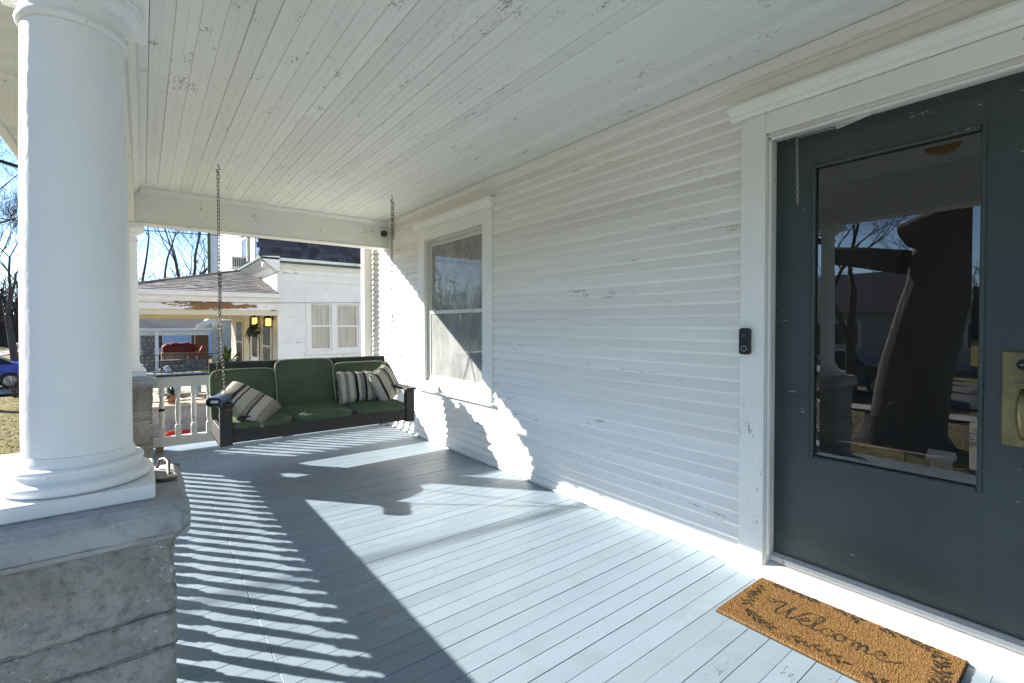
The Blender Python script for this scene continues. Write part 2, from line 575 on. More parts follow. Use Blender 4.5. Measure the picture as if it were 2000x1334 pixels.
# bare woods and roofs closing the horizon
mbw = MB()
rw = random.Random(3)
for i in range(900):
    a = rw.uniform(R(-125), R(75)); d = rw.uniform(75, 150)
    x, y = d * math.sin(a), d * math.cos(a)
    z0 = -1.6
    h = rw.uniform(6, 11)
    for q in range(9):
        bx, by = x + rw.uniform(-1.5, 1.5), y + rw.uniform(-1.5, 1.5)
        p = [(bx, by, z0)]
        ax, ay = rw.uniform(-.35, .35), rw.uniform(-.35, .35)
        for w_ in range(3):
            p.append((bx + ax * h * (w_ + 1) / 3 + rw.uniform(-.5, .5), by + ay * h * (w_ + 1) / 3 + rw.uniform(-.5, .5), z0 + h * (w_ + 1) / 3))
        mbw.tube(p, [.22, .15, .09, .03], 3, cap=False)
        for w_ in range(4):
            b_ = Vector(p[rw.randint(1, 3)])
            mbw.tube([b_, b_ + Vector((rw.uniform(-2, 2), rw.uniform(-2, 2), rw.uniform(.3, 2.2)))], [.07, .03], 3, cap=False)
mbw.build('distant_woods', 'twig', label='distant bare winter trees along the horizon', cat='trees', kind='stuff')
# fallen leaves and dry grass on the lawn
mb = MB()
for i in range(9000):
    x, y = random.uniform(-9, -.8), random.uniform(-3, 24)
    if 11.3 < y < 13.7 and random.random() < .9: continue
    z = lawnz(x, y) + .012
    a = random.uniform(0, 6.3); l = random.uniform(.03, .06); w = l * .5
    dx, dy = math.cos(a), math.sin(a)
    mb.add([(x - dx * l, y - dy * l, z), (x + dy * w, y - dx * w, z + random.uniform(0, .02)), (x + dx * l, y + dy * l, z + random.uniform(0, .03)), (x - dy * w, y + dx * w, z)], [(0, 1, 2, 3)])
mb.build('fallen_leaves', 'leaf_dry', label='brown fallen leaves scattered over the winter lawn', cat='leaves', kind='stuff')
mb = MB()
for i in range(14000):
    x, y = random.uniform(-8, -.8), random.uniform(-2, 20)
    if 11.3 < y < 13.7: continue
    z = lawnz(x, y)
    h = random.uniform(.04, .10); a = random.uniform(0, 6.3); t = random.uniform(-.04, .04); w = .006
    mb.add([(x - w * math.cos(a), y - w * math.sin(a), z), (x + w * math.cos(a), y + w * math.sin(a), z), (x + t, y + random.uniform(-.04, .04), z + h)], [(0, 1, 2)])
mb.build('grass', 'plant_green', label='short sparse winter grass growing on the front lawn', cat='grass', kind='stuff')

# ------------------------------------------------------------------ porch shell
WX = 2.372            # wall sheathing plane; clapboards stand proud of it
CZ = 2.445            # ceiling
PX, PYN, PYF = -.138, 1.740, 5.575   # pier / column centres
pf = thing('porch_floor', (0, 0, 0), kind='structure')
MB().box(-.34, 2.40, -3.0, 5.76, -.62, -.030).build('floor_frame', 'dark_gap', pf)
y = -.30
boards = []
while y < 5.77:
    w = .0795
    boards.append((y, w)); y += w
for i, (y, w) in enumerate(boards):
    gap = random.choice([.0003, .0003, .0006, .0006, .0010, .0016, .0016, .0028])
    dz = random.uniform(-.0008, .0008)
    seam = .362 + random.uniform(-.002, .002)
    pieces = [(-.365, seam - random.choice([.0008, .0015, .002, .003])), (seam, 2.352)]
    if not (1.3 < y < 5.15):
        pieces = [(-.365, 2.352)]
    for (a, b) in pieces:
        if a < 0 and PYN - .20 < y + w and y < PYN + .20: a = .066
        if a < 0 and PYF - .20 < y + w and y < PYF + .20: a = .066
        if b - a < .05: continue
        MB().box(a, b, y + gap / 2, y + w - gap / 2, -.028, dz, .0010).build('floor_board', 'floor_paint', pf)
mb = MB()
y = -.30
while y > -2.9:
    mb.box(-.365, 2.352, y - .079, y - .002, -.028, 0, .0016); y -= .0795
mb.build('floor_board_field', 'floor_paint', pf, kind='stuff')
MB().box(-.39, -.368, -3.0, 5.80, -.20, -.02, .003).build('floor_skirt', 'white_paint', pf)

pc = thing('porch_ceiling', (0, 0, CZ), kind='structure')
MB().box(-.05, 2.40, -3.0, 5.45, CZ + .02, CZ + .05).build('ceiling_deck', 'dark_gap', pc)
bw = .0816
def ceil_board(x0, y0, y1):
    z, g = CZ + random.uniform(-.0006, .0006), .0022
    w = bw - random.choice([.0002, .0004, .0006, .001, .0018])
    sec = [(x0, z + .018), (x0, z + g), (x0 + g, z), (x0 + w / 2 - .003, z), (x0 + w / 2 - .001, z + .0012), (x0 + w / 2 + .001, z + .0012),
           (x0 + w / 2 + .003, z), (x0 + w - g, z), (x0 + w, z + g), (x0 + w, z + .018)]
    MB().prism(sec, 1, y0, y1).build('ceiling_board', 'ceiling_paint', pc)
x, i = -.048, 0
while x < 2.33:
    j = [random.uniform(1.2, 4.6)] if i % 3 == 1 else []
    cuts = [-3.0] + j + [5.449]
    for a, b in zip(cuts, cuts[1:]):
        ceil_board(x, a + .0008, b - .0008)
    x += bw; i += 1
# crown strips against beams and wall
MB().prism([(-.0495, CZ - .002), (-.0495, CZ - .050), (-.040, CZ - .052), (-.034, CZ - .036), (-.018, CZ - .020), (-.012, CZ - .002)], 1, -3, 5.449).build('crown_strip', 'beam_paint', pc)
MB().prism([(5.4495, CZ - .002), (5.4495, CZ - .050), (5.440, CZ - .052), (5.434, CZ - .036), (5.418, CZ - .020), (5.412, CZ - .002)], 0, -.012, 2.335).build('crown_strip', 'beam_paint', pc)
MB().box(2.322, 2.352, -3, 5.41, CZ - .058, CZ - .002, .004).build('wall_strip', 'siding_paint', pc)

pr = thing('porch_roof', (0, 0, 2.14), kind='structure')
BZ = 2.142
def beam(axis, lo, hi, a0, a1):
    mb = MB()
    mb.prism([(lo, BZ), (lo, CZ + .1), (hi, CZ + .1), (hi, BZ)], axis, a0, a1)
    return mb
MB().box(-.225, -.050, -3.0, 5.612, BZ, CZ + .1, .003).build('beam', 'beam_paint', pr)
MB().box(-.228, -.046, -3.0, 5.615, BZ - .018, BZ - .001, .003).build('beam_trim', 'beam_paint', pr)
MB().box(-.049, 2.37, 5.450, 5.612, BZ, CZ + .1, .003).build('beam', 'beam_paint', pr)
MB().box(-.045, 2.352, 5.446, 5.615, BZ - .018, BZ - .001, .003).build('beam_trim', 'beam_paint', pr)
# soffit boards outside the front beam, eave fascia and roof deck
SZ = 2.395
y = -3.0
while y < 5.90:
    MB().box(-.655, -.226, y + .0008, y + .0815, SZ, SZ + .012, .003).build('soffit_board', 'ceiling_paint', pr)
    y += .0825
MB().box(-.225, 2.6, 5.613, 5.92, SZ + .001, SZ + .012).build('soffit_end', 'ceiling_paint', pr)
MB().box(-.668, -.640, -3.0, 5.95, SZ - .018, SZ - .0005, .002).build('soffit_moulding', 'ceiling_paint', pr)
MB().box(-.690, -.660, -3.0, 5.95, SZ - .016, 2.54, .003).build('fascia', 'white_paint', pr)
MB().box(-.658, 2.6, 5.925, 5.95, SZ - .010, 2.54, .003).build('fascia', 'white_paint', pr)
MB().add([(-.74, -3.2, 2.545), (-.74, 6.0, 2.545), (2.6, 6.0, 3.35), (2.6, -3.2, 3.35), (-.74, -3.2, 2.58), (-.74, 6.0, 2.58), (2.6, 6.0, 3.39), (2.6, -3.2, 3.39)],
         [(0, 1, 2, 3), (7, 6, 5, 4), (0, 4, 5, 1), (1, 5, 6, 2), (2, 6, 7, 3), (3, 7, 4, 0)]).build('roof_deck', 'shingle_dark', pr)

# ------------------------------------------------------------------ the house behind the porch
house = thing('clapboard_house', (2.4, 2.0, 0), 'white clapboard house wall with a window and a dark front door', 'house')
DY0, DY1 = .125, 1.038           # door slab
wall = MB()
for (y0, y1, z0, z1) in [(-3, 0.0, GZ, 2.6), (1.05, 3.40, GZ, 2.6), (4.52, 6.03, GZ, 2.6), (0.0, 1.05, 2.10, 2.6), (3.40, 4.52, 2.09, 2.6), (3.40, 4.52, GZ, .60), (0, 1.05, GZ, -.03)]:
    wall.box(WX, 2.44, y0, y1, z0, z1)
wallo = wall.build('front_wall', 'siding_paint', house)
EXP = .0663
def clap(z, y0, y1):
    t = .0245
    j = random.uniform(-.0014, .0014)
    sec = [(WX - t + j + .0006, z + .0165), (WX - t + j, z + .0125), (WX - t + j + .0012, z + .0095), (WX - t + j + .0085, z), (WX - .001, z), (WX - .001, z + EXP + .012), (WX - .0045, z + EXP + .012)]
    yj = random.uniform(-.001, .001)
    MB().prism(sec, 1, y0 + .0012 + yj, y1 - .0012).build('clapboard', 'siding_paint', wallo)
z = .052
k = 0
while z < CZ - .01:
    zt = z + EXP
    segs = [(-1.2, -.02), (1.163, 6.0)] if z < 2.19 else ([(-1.2, 6.0)] if z > 2.25 else [(-1.2, -.06), (1.22, 6.0)])
    out = []
    for (a, b) in segs:
        lo, hi = (3.288, 4.654)
        if z > 2.21: lo, hi = (3.27, 4.71)
        if b > hi and zt > .535 and z < 2.27:
            out += [(a, lo), (hi, b)]
        else:
            out.append((a, b))
    for (a, b) in out:
        if b - a > 2.6 and k % 4 == 2:
            m_ = random.uniform(a + .9, b - .9)
            clap(z, a, m_); clap(z, m_, b)
        else:
            clap(z, a, b)
    z += EXP; k += 1
MB().box(2.346, WX, 1.163, 6.0, .0, .052, .004).build('base_board', 'white_paint', house)
MB().box(2.330, 2.345, 1.163, 5.76, .0005, .016, .003).build('base_shoe', 'trim_old', house)
MB().box(2.345, 2.46, 6.0005, 6.04, GZ, 2.5, .003).build('corner_board', 'white_paint', house)
MB().box(2.22, 2.312, 5.90, 6.02, GZ, SZ, .006).build('corner_post', 'trim_old', house)
MB().box(2.313, 2.335, 5.93, 5.99, GZ, SZ, .004).build('post_backing', 'trim_old', house)

# window ---------------------------------------------------------------
wy0, wy1, wz0, wz1 = 3.427, 4.500, .622, 2.085
cas = MB()
cas.box(2.334, WX, 3.289, wy0, .575, 2.20, .003)
cas.box(2.334, WX, wy1, 4.652, .575, 2.20, .003)
cas.box(2.335, WX, wy0, wy1, wz1, 2.20, .003)
win = cas.build('window', 'white_paint', house, label='tall two-pane window with white casing beside the swing')
def sub(mb, name, mat, parent, **kw):
    return mb.build(name, mat, parent, **kw)
crown = [(WX, 2.201), (2.330, 2.201), (2.328, 2.215), (2.318, 2.222), (2.312, 2.240), (2.298, 2.250), (2.292, 2.268), (2.292, 2.284), (WX, 2.288)]
MB().prism(crown, 1, 3.262, 4.700).build('window_cap', 'white_paint', win)
MB().box(2.330, WX, 3.289, 4.652, .540, .574, .003).box(2.338, 2.40, wy0, wy1, .576, wz0, .003).build('window_apron', 'white_paint', win)
MB().prism([(WX, .520), (2.306, .518), (2.303, .528), (2.312, .534), (WX, .538)], 1, 3.268, 4.668).build('window_sill', 'white_paint', win)
fr = MB()
fr.box(2.372, 2.42, wy0, wy0 + .022, wz0, wz1, .002).box(2.372, 2.42, wy1 - .022, wy1, wz0, wz1, .002)
fr.box(2.3725, 2.42, wy0 + .022, wy1 - .022, wz1 - .028, wz1, .002).box(2.3725, 2.42, wy0 + .022, wy1 - .022, wz0, wz0 + .028, .002)
fr.build('window_frame', 'trim_old', win)
def sash(z0, z1, x, parent):
    a, b = wy0 + .023, wy1 - .023
    s = MB()
    w = .034
    s.box(x, x + .022, a, a + w, z0, z1, .002).box(x, x + .022, b - w, b, z0, z1, .002)
    s.box(x + .0004, x + .022, a + w, b - w, z0, z0 + w, .002).box(x + .0004, x + .022, a + w, b - w, z1 - w, z1, .002)
    s.build('sash', 'trim_old', parent)
    MB().box(x + .009, x + .012, a + w - .003, b - w + .003, z0 + w - .003, z1 - w + .003).build('pane', 'window_glass', parent)
sash(1.318, wz1 - .029, 2.392, win)
sash(wz0 + .029, 1.352, 2.376, win)
P = []
for i in range(121):
    yy = 3.40 + 1.14 * i / 120
    xx = 2.47 + .012 * math.sin(yy * 55 + 2 * math.sin(yy * 9)) + .006 * math.sin(yy * 121)
    P.append([(xx, yy, zz) for zz in (.58, 1.0, 1.5, 2.12)])
MB().grid(P).build('curtain', 'curtain', win, smooth=True)

# front door -----------------------------------------------------------
jm = MB()
jm.box(2.334, WX, 1.046, 1.162, .048, 2.205, .003)
jm.box(2.334, WX, -.12, -.004, .048, 2.205, .003)
jm.box(2.335, WX, -.004, 1.046, 2.108, 2.204, .003)
dcas = jm.build('door_casing', 'white_paint', house)
cr = [(WX, 2.206), (2.330, 2.206), (2.327, 2.214), (2.316, 2.219), (2.313, 2.234), (2.298, 2.242), (2.292, 2.254), (2.285, 2.258), (2.285, 2.272), (WX, 2.276)]
MB().prism(cr, 1, -.165, 1.210).build('door_cap', 'white_paint', dcas)
jb = MB()
jb.box(2.345, 2.372, 1.0385, 1.0455, .05, 2.100, .001).box(2.3725, 2.50, 1.0395, 1.075, .05, 2.100, .001)
jb.box(2.3725, 2.50, .088, .124, .05, 2.100, .001)
jb.box(2.345, 2.50, .124, 1.0380, 2.089, 2.107, .002)
jb.build('door_jamb', 'trim_old', dcas)
MB().box(2.352, 2.371, .124, 1.030, 2.078, 2.0885, .002).box(2.352, 2.371, 1.0290, 1.0380, .10, 2.0775, .002).build('jamb_stop', 'white_paint', dcas)
MB().prism([(2.290, .0005), (2.290, .030), (2.330, .046), (2.50, .062), (2.50, .0005)], 1, -.16, 1.2).build('door_sill', 'white_paint', dcas)
MB().prism([(2.398, .0605), (2.404, .082), (2.43, .090), (2.50, .090), (2.50, .0655)], 1, .125, 1.037).build('threshold', 'trim_old', dcas)
GY0, GY1, GZ0, GZ1 = .308, .884, .582, 1.936
DX = 2.436
d = MB()
d.box(DX, 2.48, GY1, DY1 - .003, .094, 2.086, .0004).box(DX, 2.48, DY0 + .002, GY0, .094, 2.086, .0004)
d.box(DX + .0002, 2.48, GY0, GY1, GZ1, 2.086, .0004).box(DX + .0002, 2.48, GY0, GY1, .094, GZ0, .0004)
door = d.build('front_door', 'door_paint', house, label='weathered dark green front door with a large glass pane')
md = MB()
for (a, b, c, e) in [(GY0, GY0 + .016, GZ0, GZ1), (GY1 - .016, GY1, GZ0, GZ1)]:
    md.box(DX - .006, DX + .020, a, b, c, e, .004)
for (c, e) in [(GZ0, GZ0 + .016), (GZ1 - .016, GZ1)]:
    md.box(DX - .0055, DX + .020, GY0 + .016, GY1 - .016, c, e, .004)
md.build('glazing_bead', 'door_paint', door)
a, b, c, e = GY0 + .012, GY1 - .012, GZ0 + .012, GZ1 - .012
bv = .026
pane = MB().add([(DX + .013, a, c), (DX + .013, b, c), (DX + .013, b, e), (DX + .013, a, e),
                 (DX + .010, a + bv, c + bv), (DX + .010, b - bv, c + bv), (DX + .010, b - bv, e - bv), (DX + .010, a + bv, e - bv)],
                [(4, 7, 6, 5), (0, 4, 5, 1), (1, 5, 6, 2), (2, 6, 7, 3), (3, 7, 4, 0)])
pane.build('door_glass', 'door_glass', door)
hp = MB().box(DX - .010, DX, .150, .263, .772, 1.109, .005).build('handle_plate', 'brass', door)
MB().lathe(0, 0, [(.020, 0), (.020, .006), (.015, .009), (.001, .009)], 24)
kc = MB()
for k, (r, xo) in enumerate([(.021, -.011), (.021, -.016), (.016, -.018)]):
    pass
def disc_x(mb, x0, x1, cy, cz, r0, r1, seg=20):
    vs = [(x0, cy + r0 * math.cos(2 * math.pi * k / seg), cz + r0 * math.sin(2 * math.pi * k / seg)) for k in range(seg)]
    vs += [(x1, cy + r1 * math.cos(2 * math.pi * k / seg), cz + r1 * math.sin(2 * math.pi * k / seg)) for k in range(seg)]
    return mb.add(vs, [(k, (k + 1) % seg, seg + (k + 1) % seg, seg + k) for k in range(seg)] + [tuple(range(seg, 2 * seg)), tuple(range(seg - 1, -1, -1))])
disc_x(MB(), DX - .0101, DX - .016, .2065, 1.062, .020, .017).build('lock_cylinder', 'black_plastic', door)
MB().box(DX - .019, DX - .0162, .196, .217, 1.0605, 1.0635, .001).build('key_slot', 'light_metal', door)
hd = MB()
hd.tube([(DX - .008, .2065, .975), (DX - .030, .2065, .970), (DX - .050, .2065, .940), (DX - .054, .2065, .900), (DX - .046, .2065, .850), (DX - .028, .2065, .815), (DX - .008, .2065, .805)],
        [.008, .010, .015, .017, .014, .009, .010], 12)
hd.build('pull_handle', 'brass', door, smooth=True)
MB().tube([(DX - .010, .2065, .998), (DX - .030, .2065, .990), (DX - .052, .2065, .994)], [.006, .009, .011], 10).box(DX - .066, DX - .046, .188, .225, .995, 1.001, .002).build('thumb_latch', 'brass', door, smooth=True, angle=40)
# dark rooms behind the glass, upper storey and roof of the house
MB().add([(2.5, -3, -.05), (2.5, 6, -.05), (6.5, 6, -.05), (6.5, -3, -.05), (2.5, -3, 2.62), (2.5, 6, 2.62), (6.5, 6, 2.62), (6.5, -3, 2.62)],
         [(0, 1, 2, 3), (4, 7, 6, 5), (0, 3, 7, 4), (1, 5, 6, 2), (2, 6, 7, 3)]).build('room', 'interior', house)
MB().box(2.445, 8.5, 6.0005, 6.03, GZ, 5.2).build('side_wall', 'siding_paint', house)
MB().box(2.4405, 2.50, -3, 6.0, 2.63, 5.2).build('upper_wall', 'siding_paint', house)
MB().prism([(2.0, 5.2), (5.5, 8.0), (9.0, 5.2)], 1, -3.4, 6.4).build('roof', 'shingle_dark', house)

# ------------------------------------------------------------------ links, chains
def link_pts(c, d, side, L, W):
    pts = []
    for k in range(12):
        a = 2 * math.pi * k / 12
        u, v = math.cos(a), math.sin(a)
        uu = (L / 2 - W / 2) * (1 if u > 0 else -1) * (1 if abs(u) > .3 else 0) + W / 2 * u
        pts.append(c + d * uu + side * (W / 2 * v))
    return pts
def chain(mb, p0, p1, L=.036, W=.018, r=.0024, sides=5):
    p0, p1 = Vector(p0), Vector(p1)
    d = p1 - p0
    n = max(1, int(d.length / (L - 3.4 * r)))
    st = d.length / n
    d.normalize()
    a = d.cross(Vector((.3, 1, .1))).normalized()
    b = d.cross(a).normalized()
    for i in range(n):
        c = p0 + d * (st * (i + .5))
        ang = (0 if i % 2 else math.pi / 2) + random.uniform(-.25, .25) + .5
        s = a * math.cos(ang) + b * math.sin(ang)
        mb.tube(link_pts(c, d, s, st + 2.6 * r, W), r, sides, closed=True)
    return mb
# screen-door closer on the head jamb: chain and spring
cl = thing('closer_chain', (2.42, .80, 2.08), 'thin silver chain with a coil spring hanging from the door head', 'chain')
cm_ = MB()
chain(cm_, (2.400, .935, 2.072), (2.402, .930, 1.762), .020, .009, .0013, 4)
chain(cm_, (2.400, .933, 2.070), (2.372, .770, 2.056), .020, .009, .0013, 4)
cm_.build('chain', 'light_metal', cl, smooth=True)
sp = []
for k in range(12 * 16):
    t = k / (12 * 16)
    a = 2 * math.pi * k / 12
    sp.append((2.370 + .008 * math.cos(a), .768 - .125 * t, 2.055 + .020 * t + .008 * math.sin(a)))
MB().tube(sp, .0019, 5).build('spring', 'white_paint', cl, smooth=True)
MB().tube([(2.370, .643, 2.075), (2.368, .620, 2.080), (2.366, .585, 2.0885)], .0025, 5).build('hook', 'light_metal', cl)
# doorbell
db = thing('video_doorbell', (2.334, 1.129, 1.06), 'black video doorbell fixed to the white door casing', 'doorbell')
def rrect(w, h, r, n=6):
    p = []
    for (cx, cy, a0) in [(w / 2 - r, h / 2 - r, 0), (-w / 2 + r, h / 2 - r, 90), (-w / 2 + r, -h / 2 + r, 180), (w / 2 - r, -h / 2 + r, 270)]:
        for k in range(n + 1):
            a = R(a0 + 90 * k / n)
            p.append((cx + r * math.cos(a), cy + r * math.sin(a)))
    return p
bell = [(1.129 + a, 1.123 + b) for a, b in rrect(.050, .128, .012)]
MB().prism(bell, 0, 2.310, 2.3335).build('body', 'black_plastic', db, smooth=True, angle=30)
rg = [(2.309, 1.129 + .0125 * math.cos(2 * math.pi * k / 24), 1.088 + .0125 * math.sin(2 * math.pi * k / 24)) for k in range(24)]
MB().tube(rg, .0012, 5, closed=True).build('button_ring', 'grey_plastic', db)
disc_x(MB(), 2.3098, 2.3065, 1.129, 1.152, .011, .009).build('lens', 'door_paint', db)
# small camera on the far beam
sb = thing('security_camera', (2.285, 5.446, 2.296), 'small black square camera on the beam by the wall', 'camera')
MB().prism([(2.285 + a, 2.296 + b) for a, b in rrect(.062, .066, .016)], 1, 5.405, 5.4445).build('housing', 'black_plastic', sb, smooth=True, angle=30)
mb = MB()
mb.lathe(0, 0, [(.016, 0), (.016, .004), (.012, .006)], 16)
mb.v = [(2.285 + x, 5.4045 - z, 2.300 + y) for x, y, z in mb.v]
mb.build('lens', 'door_paint', sb)
# amber porch lamp on the ceiling in front of the door
pl = thing('porch_lamp', (.72, .74, CZ), 'amber glass dome lamp on the porch ceiling, seen in the door glass', 'lamp')
MB().lathe(.72, .74, [(.10, CZ - .003), (.10, CZ - .02), (.095, CZ - .026)], 24).build('lamp_base', 'brass', pl, smooth=True, angle=40)
MB().lathe(.72, .74, [(.001, CZ - .115), (.05, CZ - .108), (.085, CZ - .085), (.10, CZ - .045), (.094, CZ - .027)], 24).build('lamp_shade', 'brass_amber', pl, smooth=True)

# ------------------------------------------------------------------ piers, columns, railings
def rough_box(x0, x1, y0, y1, z0, z1, amp, step, fr_, seed, rnd=.012):
    """rock-faced block: each side a displaced grid, edges rounded"""
    mb = MB()
    def disp(x, y, z, n):
        cx, cy, cz = (x0 + x1) / 2, (y0 + y1) / 2, (z0 + z1) / 2
        # rounding near the arrises
        q = Vector((x, y, z))
        e = [min(x - x0, x1 - x), min(y - y0, y1 - y), min(z - z0, z1 - z)]
        for ax in range(3):
            if n[ax] != 0: continue
            m_ = max(0, rnd - e[ax]) / rnd
            q -= Vector(n) * (rnd * .7 * m_ * m_)
        h = fbm(x * fr_ + seed, y * fr_, z * fr_, 5) * amp
        return q + Vector((x - cx, y - cy, (z - cz) * .3)).normalized() * h
    def face(ax, sgn):
        u, w = [k for k in range(3) if k != ax]
        lo, hi = (x0, y0, z0), (x1, y1, z1)
        nu, nw = max(3, int((hi[u] - lo[u]) / step)), max(3, int((hi[w] - lo[w]) / step))
        n = [0, 0, 0]; n[ax] = sgn
        G = []
        for i in range(nu + 1):
            row = []
            for j in range(nw + 1):
                p = [0, 0, 0]
                p[ax] = hi[ax] if sgn > 0 else lo[ax]
                p[u] = lo[u] + (hi[u] - lo[u]) * i / nu
                p[w] = lo[w] + (hi[w] - lo[w]) * j / nw
                row.append(tuple(disp(*p, n)))
            G.append(row if True else row)
        mb.grid(G)
    for ax in range(3):
        for sgn in (-1, 1):
            face(ax, sgn)
    return mb
def pier(yc, label, fine):
    t = thing('block_pier', (PX, yc, GZ), label, 'pier', 'concrete block piers of the porch')
    h = .200
    zs = [GZ - .05, -.47, -.27, -.07, .13, .350, .442, .648]
    for k, (a, b) in enumerate(zip(zs, zs[1:])):
        rough_box(PX - h, PX + h, yc - h, yc + h, a + .0015, b - .0015, .012, .010 if fine else .03, 16, k * 3.1 + yc, .006).build('block', 'concrete', t, smooth=True)
    MB().box(PX - h + .012, PX + h - .012, yc - h + .012, yc + h - .012, GZ, .66).build('mortar_core', 'mortar', t)
    # cap slab with rounded arris
    g = .233
    rough_box(PX - g, PX + g, yc - g, yc + g, .643, .737, .004, .011 if fine else .03, 14, yc * 5, .026).build('cap', 'concrete_cap', t, smooth=True)
    return t
pier(PYN, 'rough concrete block pier with a metal bracket lying on its cap', True)
pier(PYF, 'concrete block pier beside the railing behind the swing', False)
def column(yc, label):
    t = thing('porch_column', (PX, yc, .738), label, 'column', 'round white porch columns')
    hp_ = .161
    MB().box(PX - hp_, PX + hp_, yc - hp_, yc + hp_, .738, .776, .004).build('plinth', 'column_paint', t)
    base = [(.120, .7765)]
    for k in range(9):
        a = math.pi * (k / 8 - .5); base.append((.141 + .016 * math.cos(a), .7925 + .0155 * math.sin(a)))
    base += [(.137, .809), (.131, .812), (.127, .818), (.127, .822)]
    for k in range(7):
        a = math.pi * (k / 6 - .5); base.append((.128 + .010 * math.cos(a), .8315 + .0095 * math.sin(a)))
    base += [(.121, .842), (.121, .848), (.117, .856), (.1145, .866)]
    MB().lathe(PX, yc, base, 64).build('base', 'column_paint', t, smooth=True, angle=50)
    sh = []
    seg = 72
    nz = 60
    mb = MB()
    G = []
    for i in range(nz + 1):
        s_ = i / nz
        z_ = .8665 + (1.968 - .8665) * s_
        r = .1135 - .0105 * s_ ** 1.8
        row = []
        for k in range(seg + 1):
            a = 2 * math.pi * (k % seg) / seg
            q = .0011 * fbm(math.cos(a) * 2.2, math.sin(a) * 2.2, z_ * 2.0 + yc, 4)
            row.append((PX + (r + q) * math.cos(a), yc + (r + q) * math.sin(a), z_))
        G.append(row)
    mb.grid(G)
    mb.build('shaft', 'column_paint', t, smooth=True)
    cap = [(.095, 1.9685), (.108, 1.9685), (.112, 1.973), (.1135, 1.980), (.112, 1.987), (.108, 1.992), (.105, 1.996), (.105, 2.026), (.108, 2.030)]
    for k in range(9):
        a = math.pi / 2 * k / 8; cap.append((.108 + .036 * math.sin(a), 2.032 + .036 * (1 - math.cos(a))))
    cap += [(.148, 2.070), (.148, 2.078)]
    MB().lathe(PX, yc, cap, 64).build('capital', 'column_paint', t, smooth=True, angle=50)
    MB().box(PX - .158, PX + .158, yc - .158, yc + .158, 2.0785, 2.1225, .004).build('abacus', 'column_paint', t)
column(PYN, 'large smooth white round column on the block pier with the metal bracket')
column(PYF, 'white round column on the corner pier behind the swing')
# bent iron bracket on the cap
bk = thing('iron_bracket', (.05, 1.80, .74), 'bent rusty metal bracket lying on the concrete pier cap', 'bracket')
MB().tube([(.032, 1.905, .742), (.040, 1.895, .768), (.052, 1.870, .775), (.060, 1.845, .768), (.058, 1.790, .746), (.058, 1.760, .744)], .005, 8).build('bar', 'chain_metal', bk, smooth=True)
pts = [(.052 + .028 * math.cos(2 * math.pi * k / 20), 1.745 + .020 * math.sin(2 * math.pi * k / 20)) for k in range(20)]
MB().prism(pts, 2, .7425, .7495).build('foot_plate', 'chain_metal', bk)

def baluster_mesh():
    mb = MB()
    mb.box(-.0235, .0235, -.0235, .0235, .140, .232, .002)
    mb.box(-.0235, .0235, -.0235, .0235, .540, .612, .002)
    pr_ = [(.021, .2321), (.024, .240), (.024, .246), (.017, .252), (.0165, .262), (.019, .285), (.0225, .320), (.0235, .350), (.0225, .385),
           (.0205, .392), (.0205, .402), (.0225, .410), (.021, .440), (.018, .470), (.0155, .495), (.015, .510), (.0205, .518), (.0215, .526), (.018, .534), (.021, .5399)]
    mb.lathe(0, 0, pr_, 14)
    return mb
bal_src = None
def railing(axis, c, a0, a1, label, n):
    global bal_src
    mid = (a0 + a1) / 2
    loc = (c, mid, 0) if axis == 1 else (mid, c, 0)
    t = thing('porch_railing', loc, label, 'railing', 'white porch railings with turned balusters')
    def bar(lo, hi, z0, z1, name, mat, ch=.004, e=0):
        mb = MB()
        if axis == 1: mb.box(c + lo, c + hi, a0 + e, a1 - e, z0, z1, ch)
        else: mb.box(a0 + e, a1 - e, c + lo, c + hi, z0, z1, ch)
        return mb.build(name, mat, t)
    bar(-.045, .045, .7145, .7345, 'cap_rail', 'dark_slate', .005)
    bar(-.036, .036, .6125, .714, 'top_rail', 'trim_old')
    bar(-.036, .036, .052, .1395, 'bottom_rail', 'trim_old')
    for q in (a0 + .05, (a0 + a1) / 2, a1 - .05):
        mb = MB()
        if axis == 1: mb.box(c - .03, c + .03, q - .03, q + .03, .0008, .0515, .003)
        else: mb.box(q - .03, q + .03, c - .03, c + .03, .0008, .0515, .003)
        mb.build('support_block', 'brown_wood', t)
    for i in range(n):
        q = a0 + (a1 - a0) * (i + .55) / n
        p = (c, q, 0) if axis == 1 else (q, c, 0)
        rel = Vector(p) - Vector(loc)
        if bal_src is None:
            bm_ = baluster_mesh()
            me = bpy.data.meshes.new('baluster')
            me.from_pydata(bm_.v, [], bm_.f)
            me.materials.append(MATS['trim_old'])
            me.polygons.foreach_set('use_smooth', [True] * len(me.polygons))
            me.set_sharp_from_angle(angle=R(45))
            bal_src = me
        o = bpy.data.objects.new('baluster', bal_src)
        COL.objects.link(o)
        o.parent = t
        o.location = rel
    return t
pm('dark_slate', (.030, .036, .046), .5, bump=.2)
railing(1, PX, PYN + .203, PYF - .203, 'long white railing casting striped shadows between the two block piers', 27)
far_rail = railing(0, PYF, PX + .203, 2.336, 'white turned-baluster railing behind the porch swing', 18)
MB().lathe(PX + .203 + 2.271 * .55 / 18, PYF, [(.0240, .386), (.0255, .386), (.0255, .412), (.0240, .412)], 14, False).build('tape_band', 'black_plastic', far_rail)

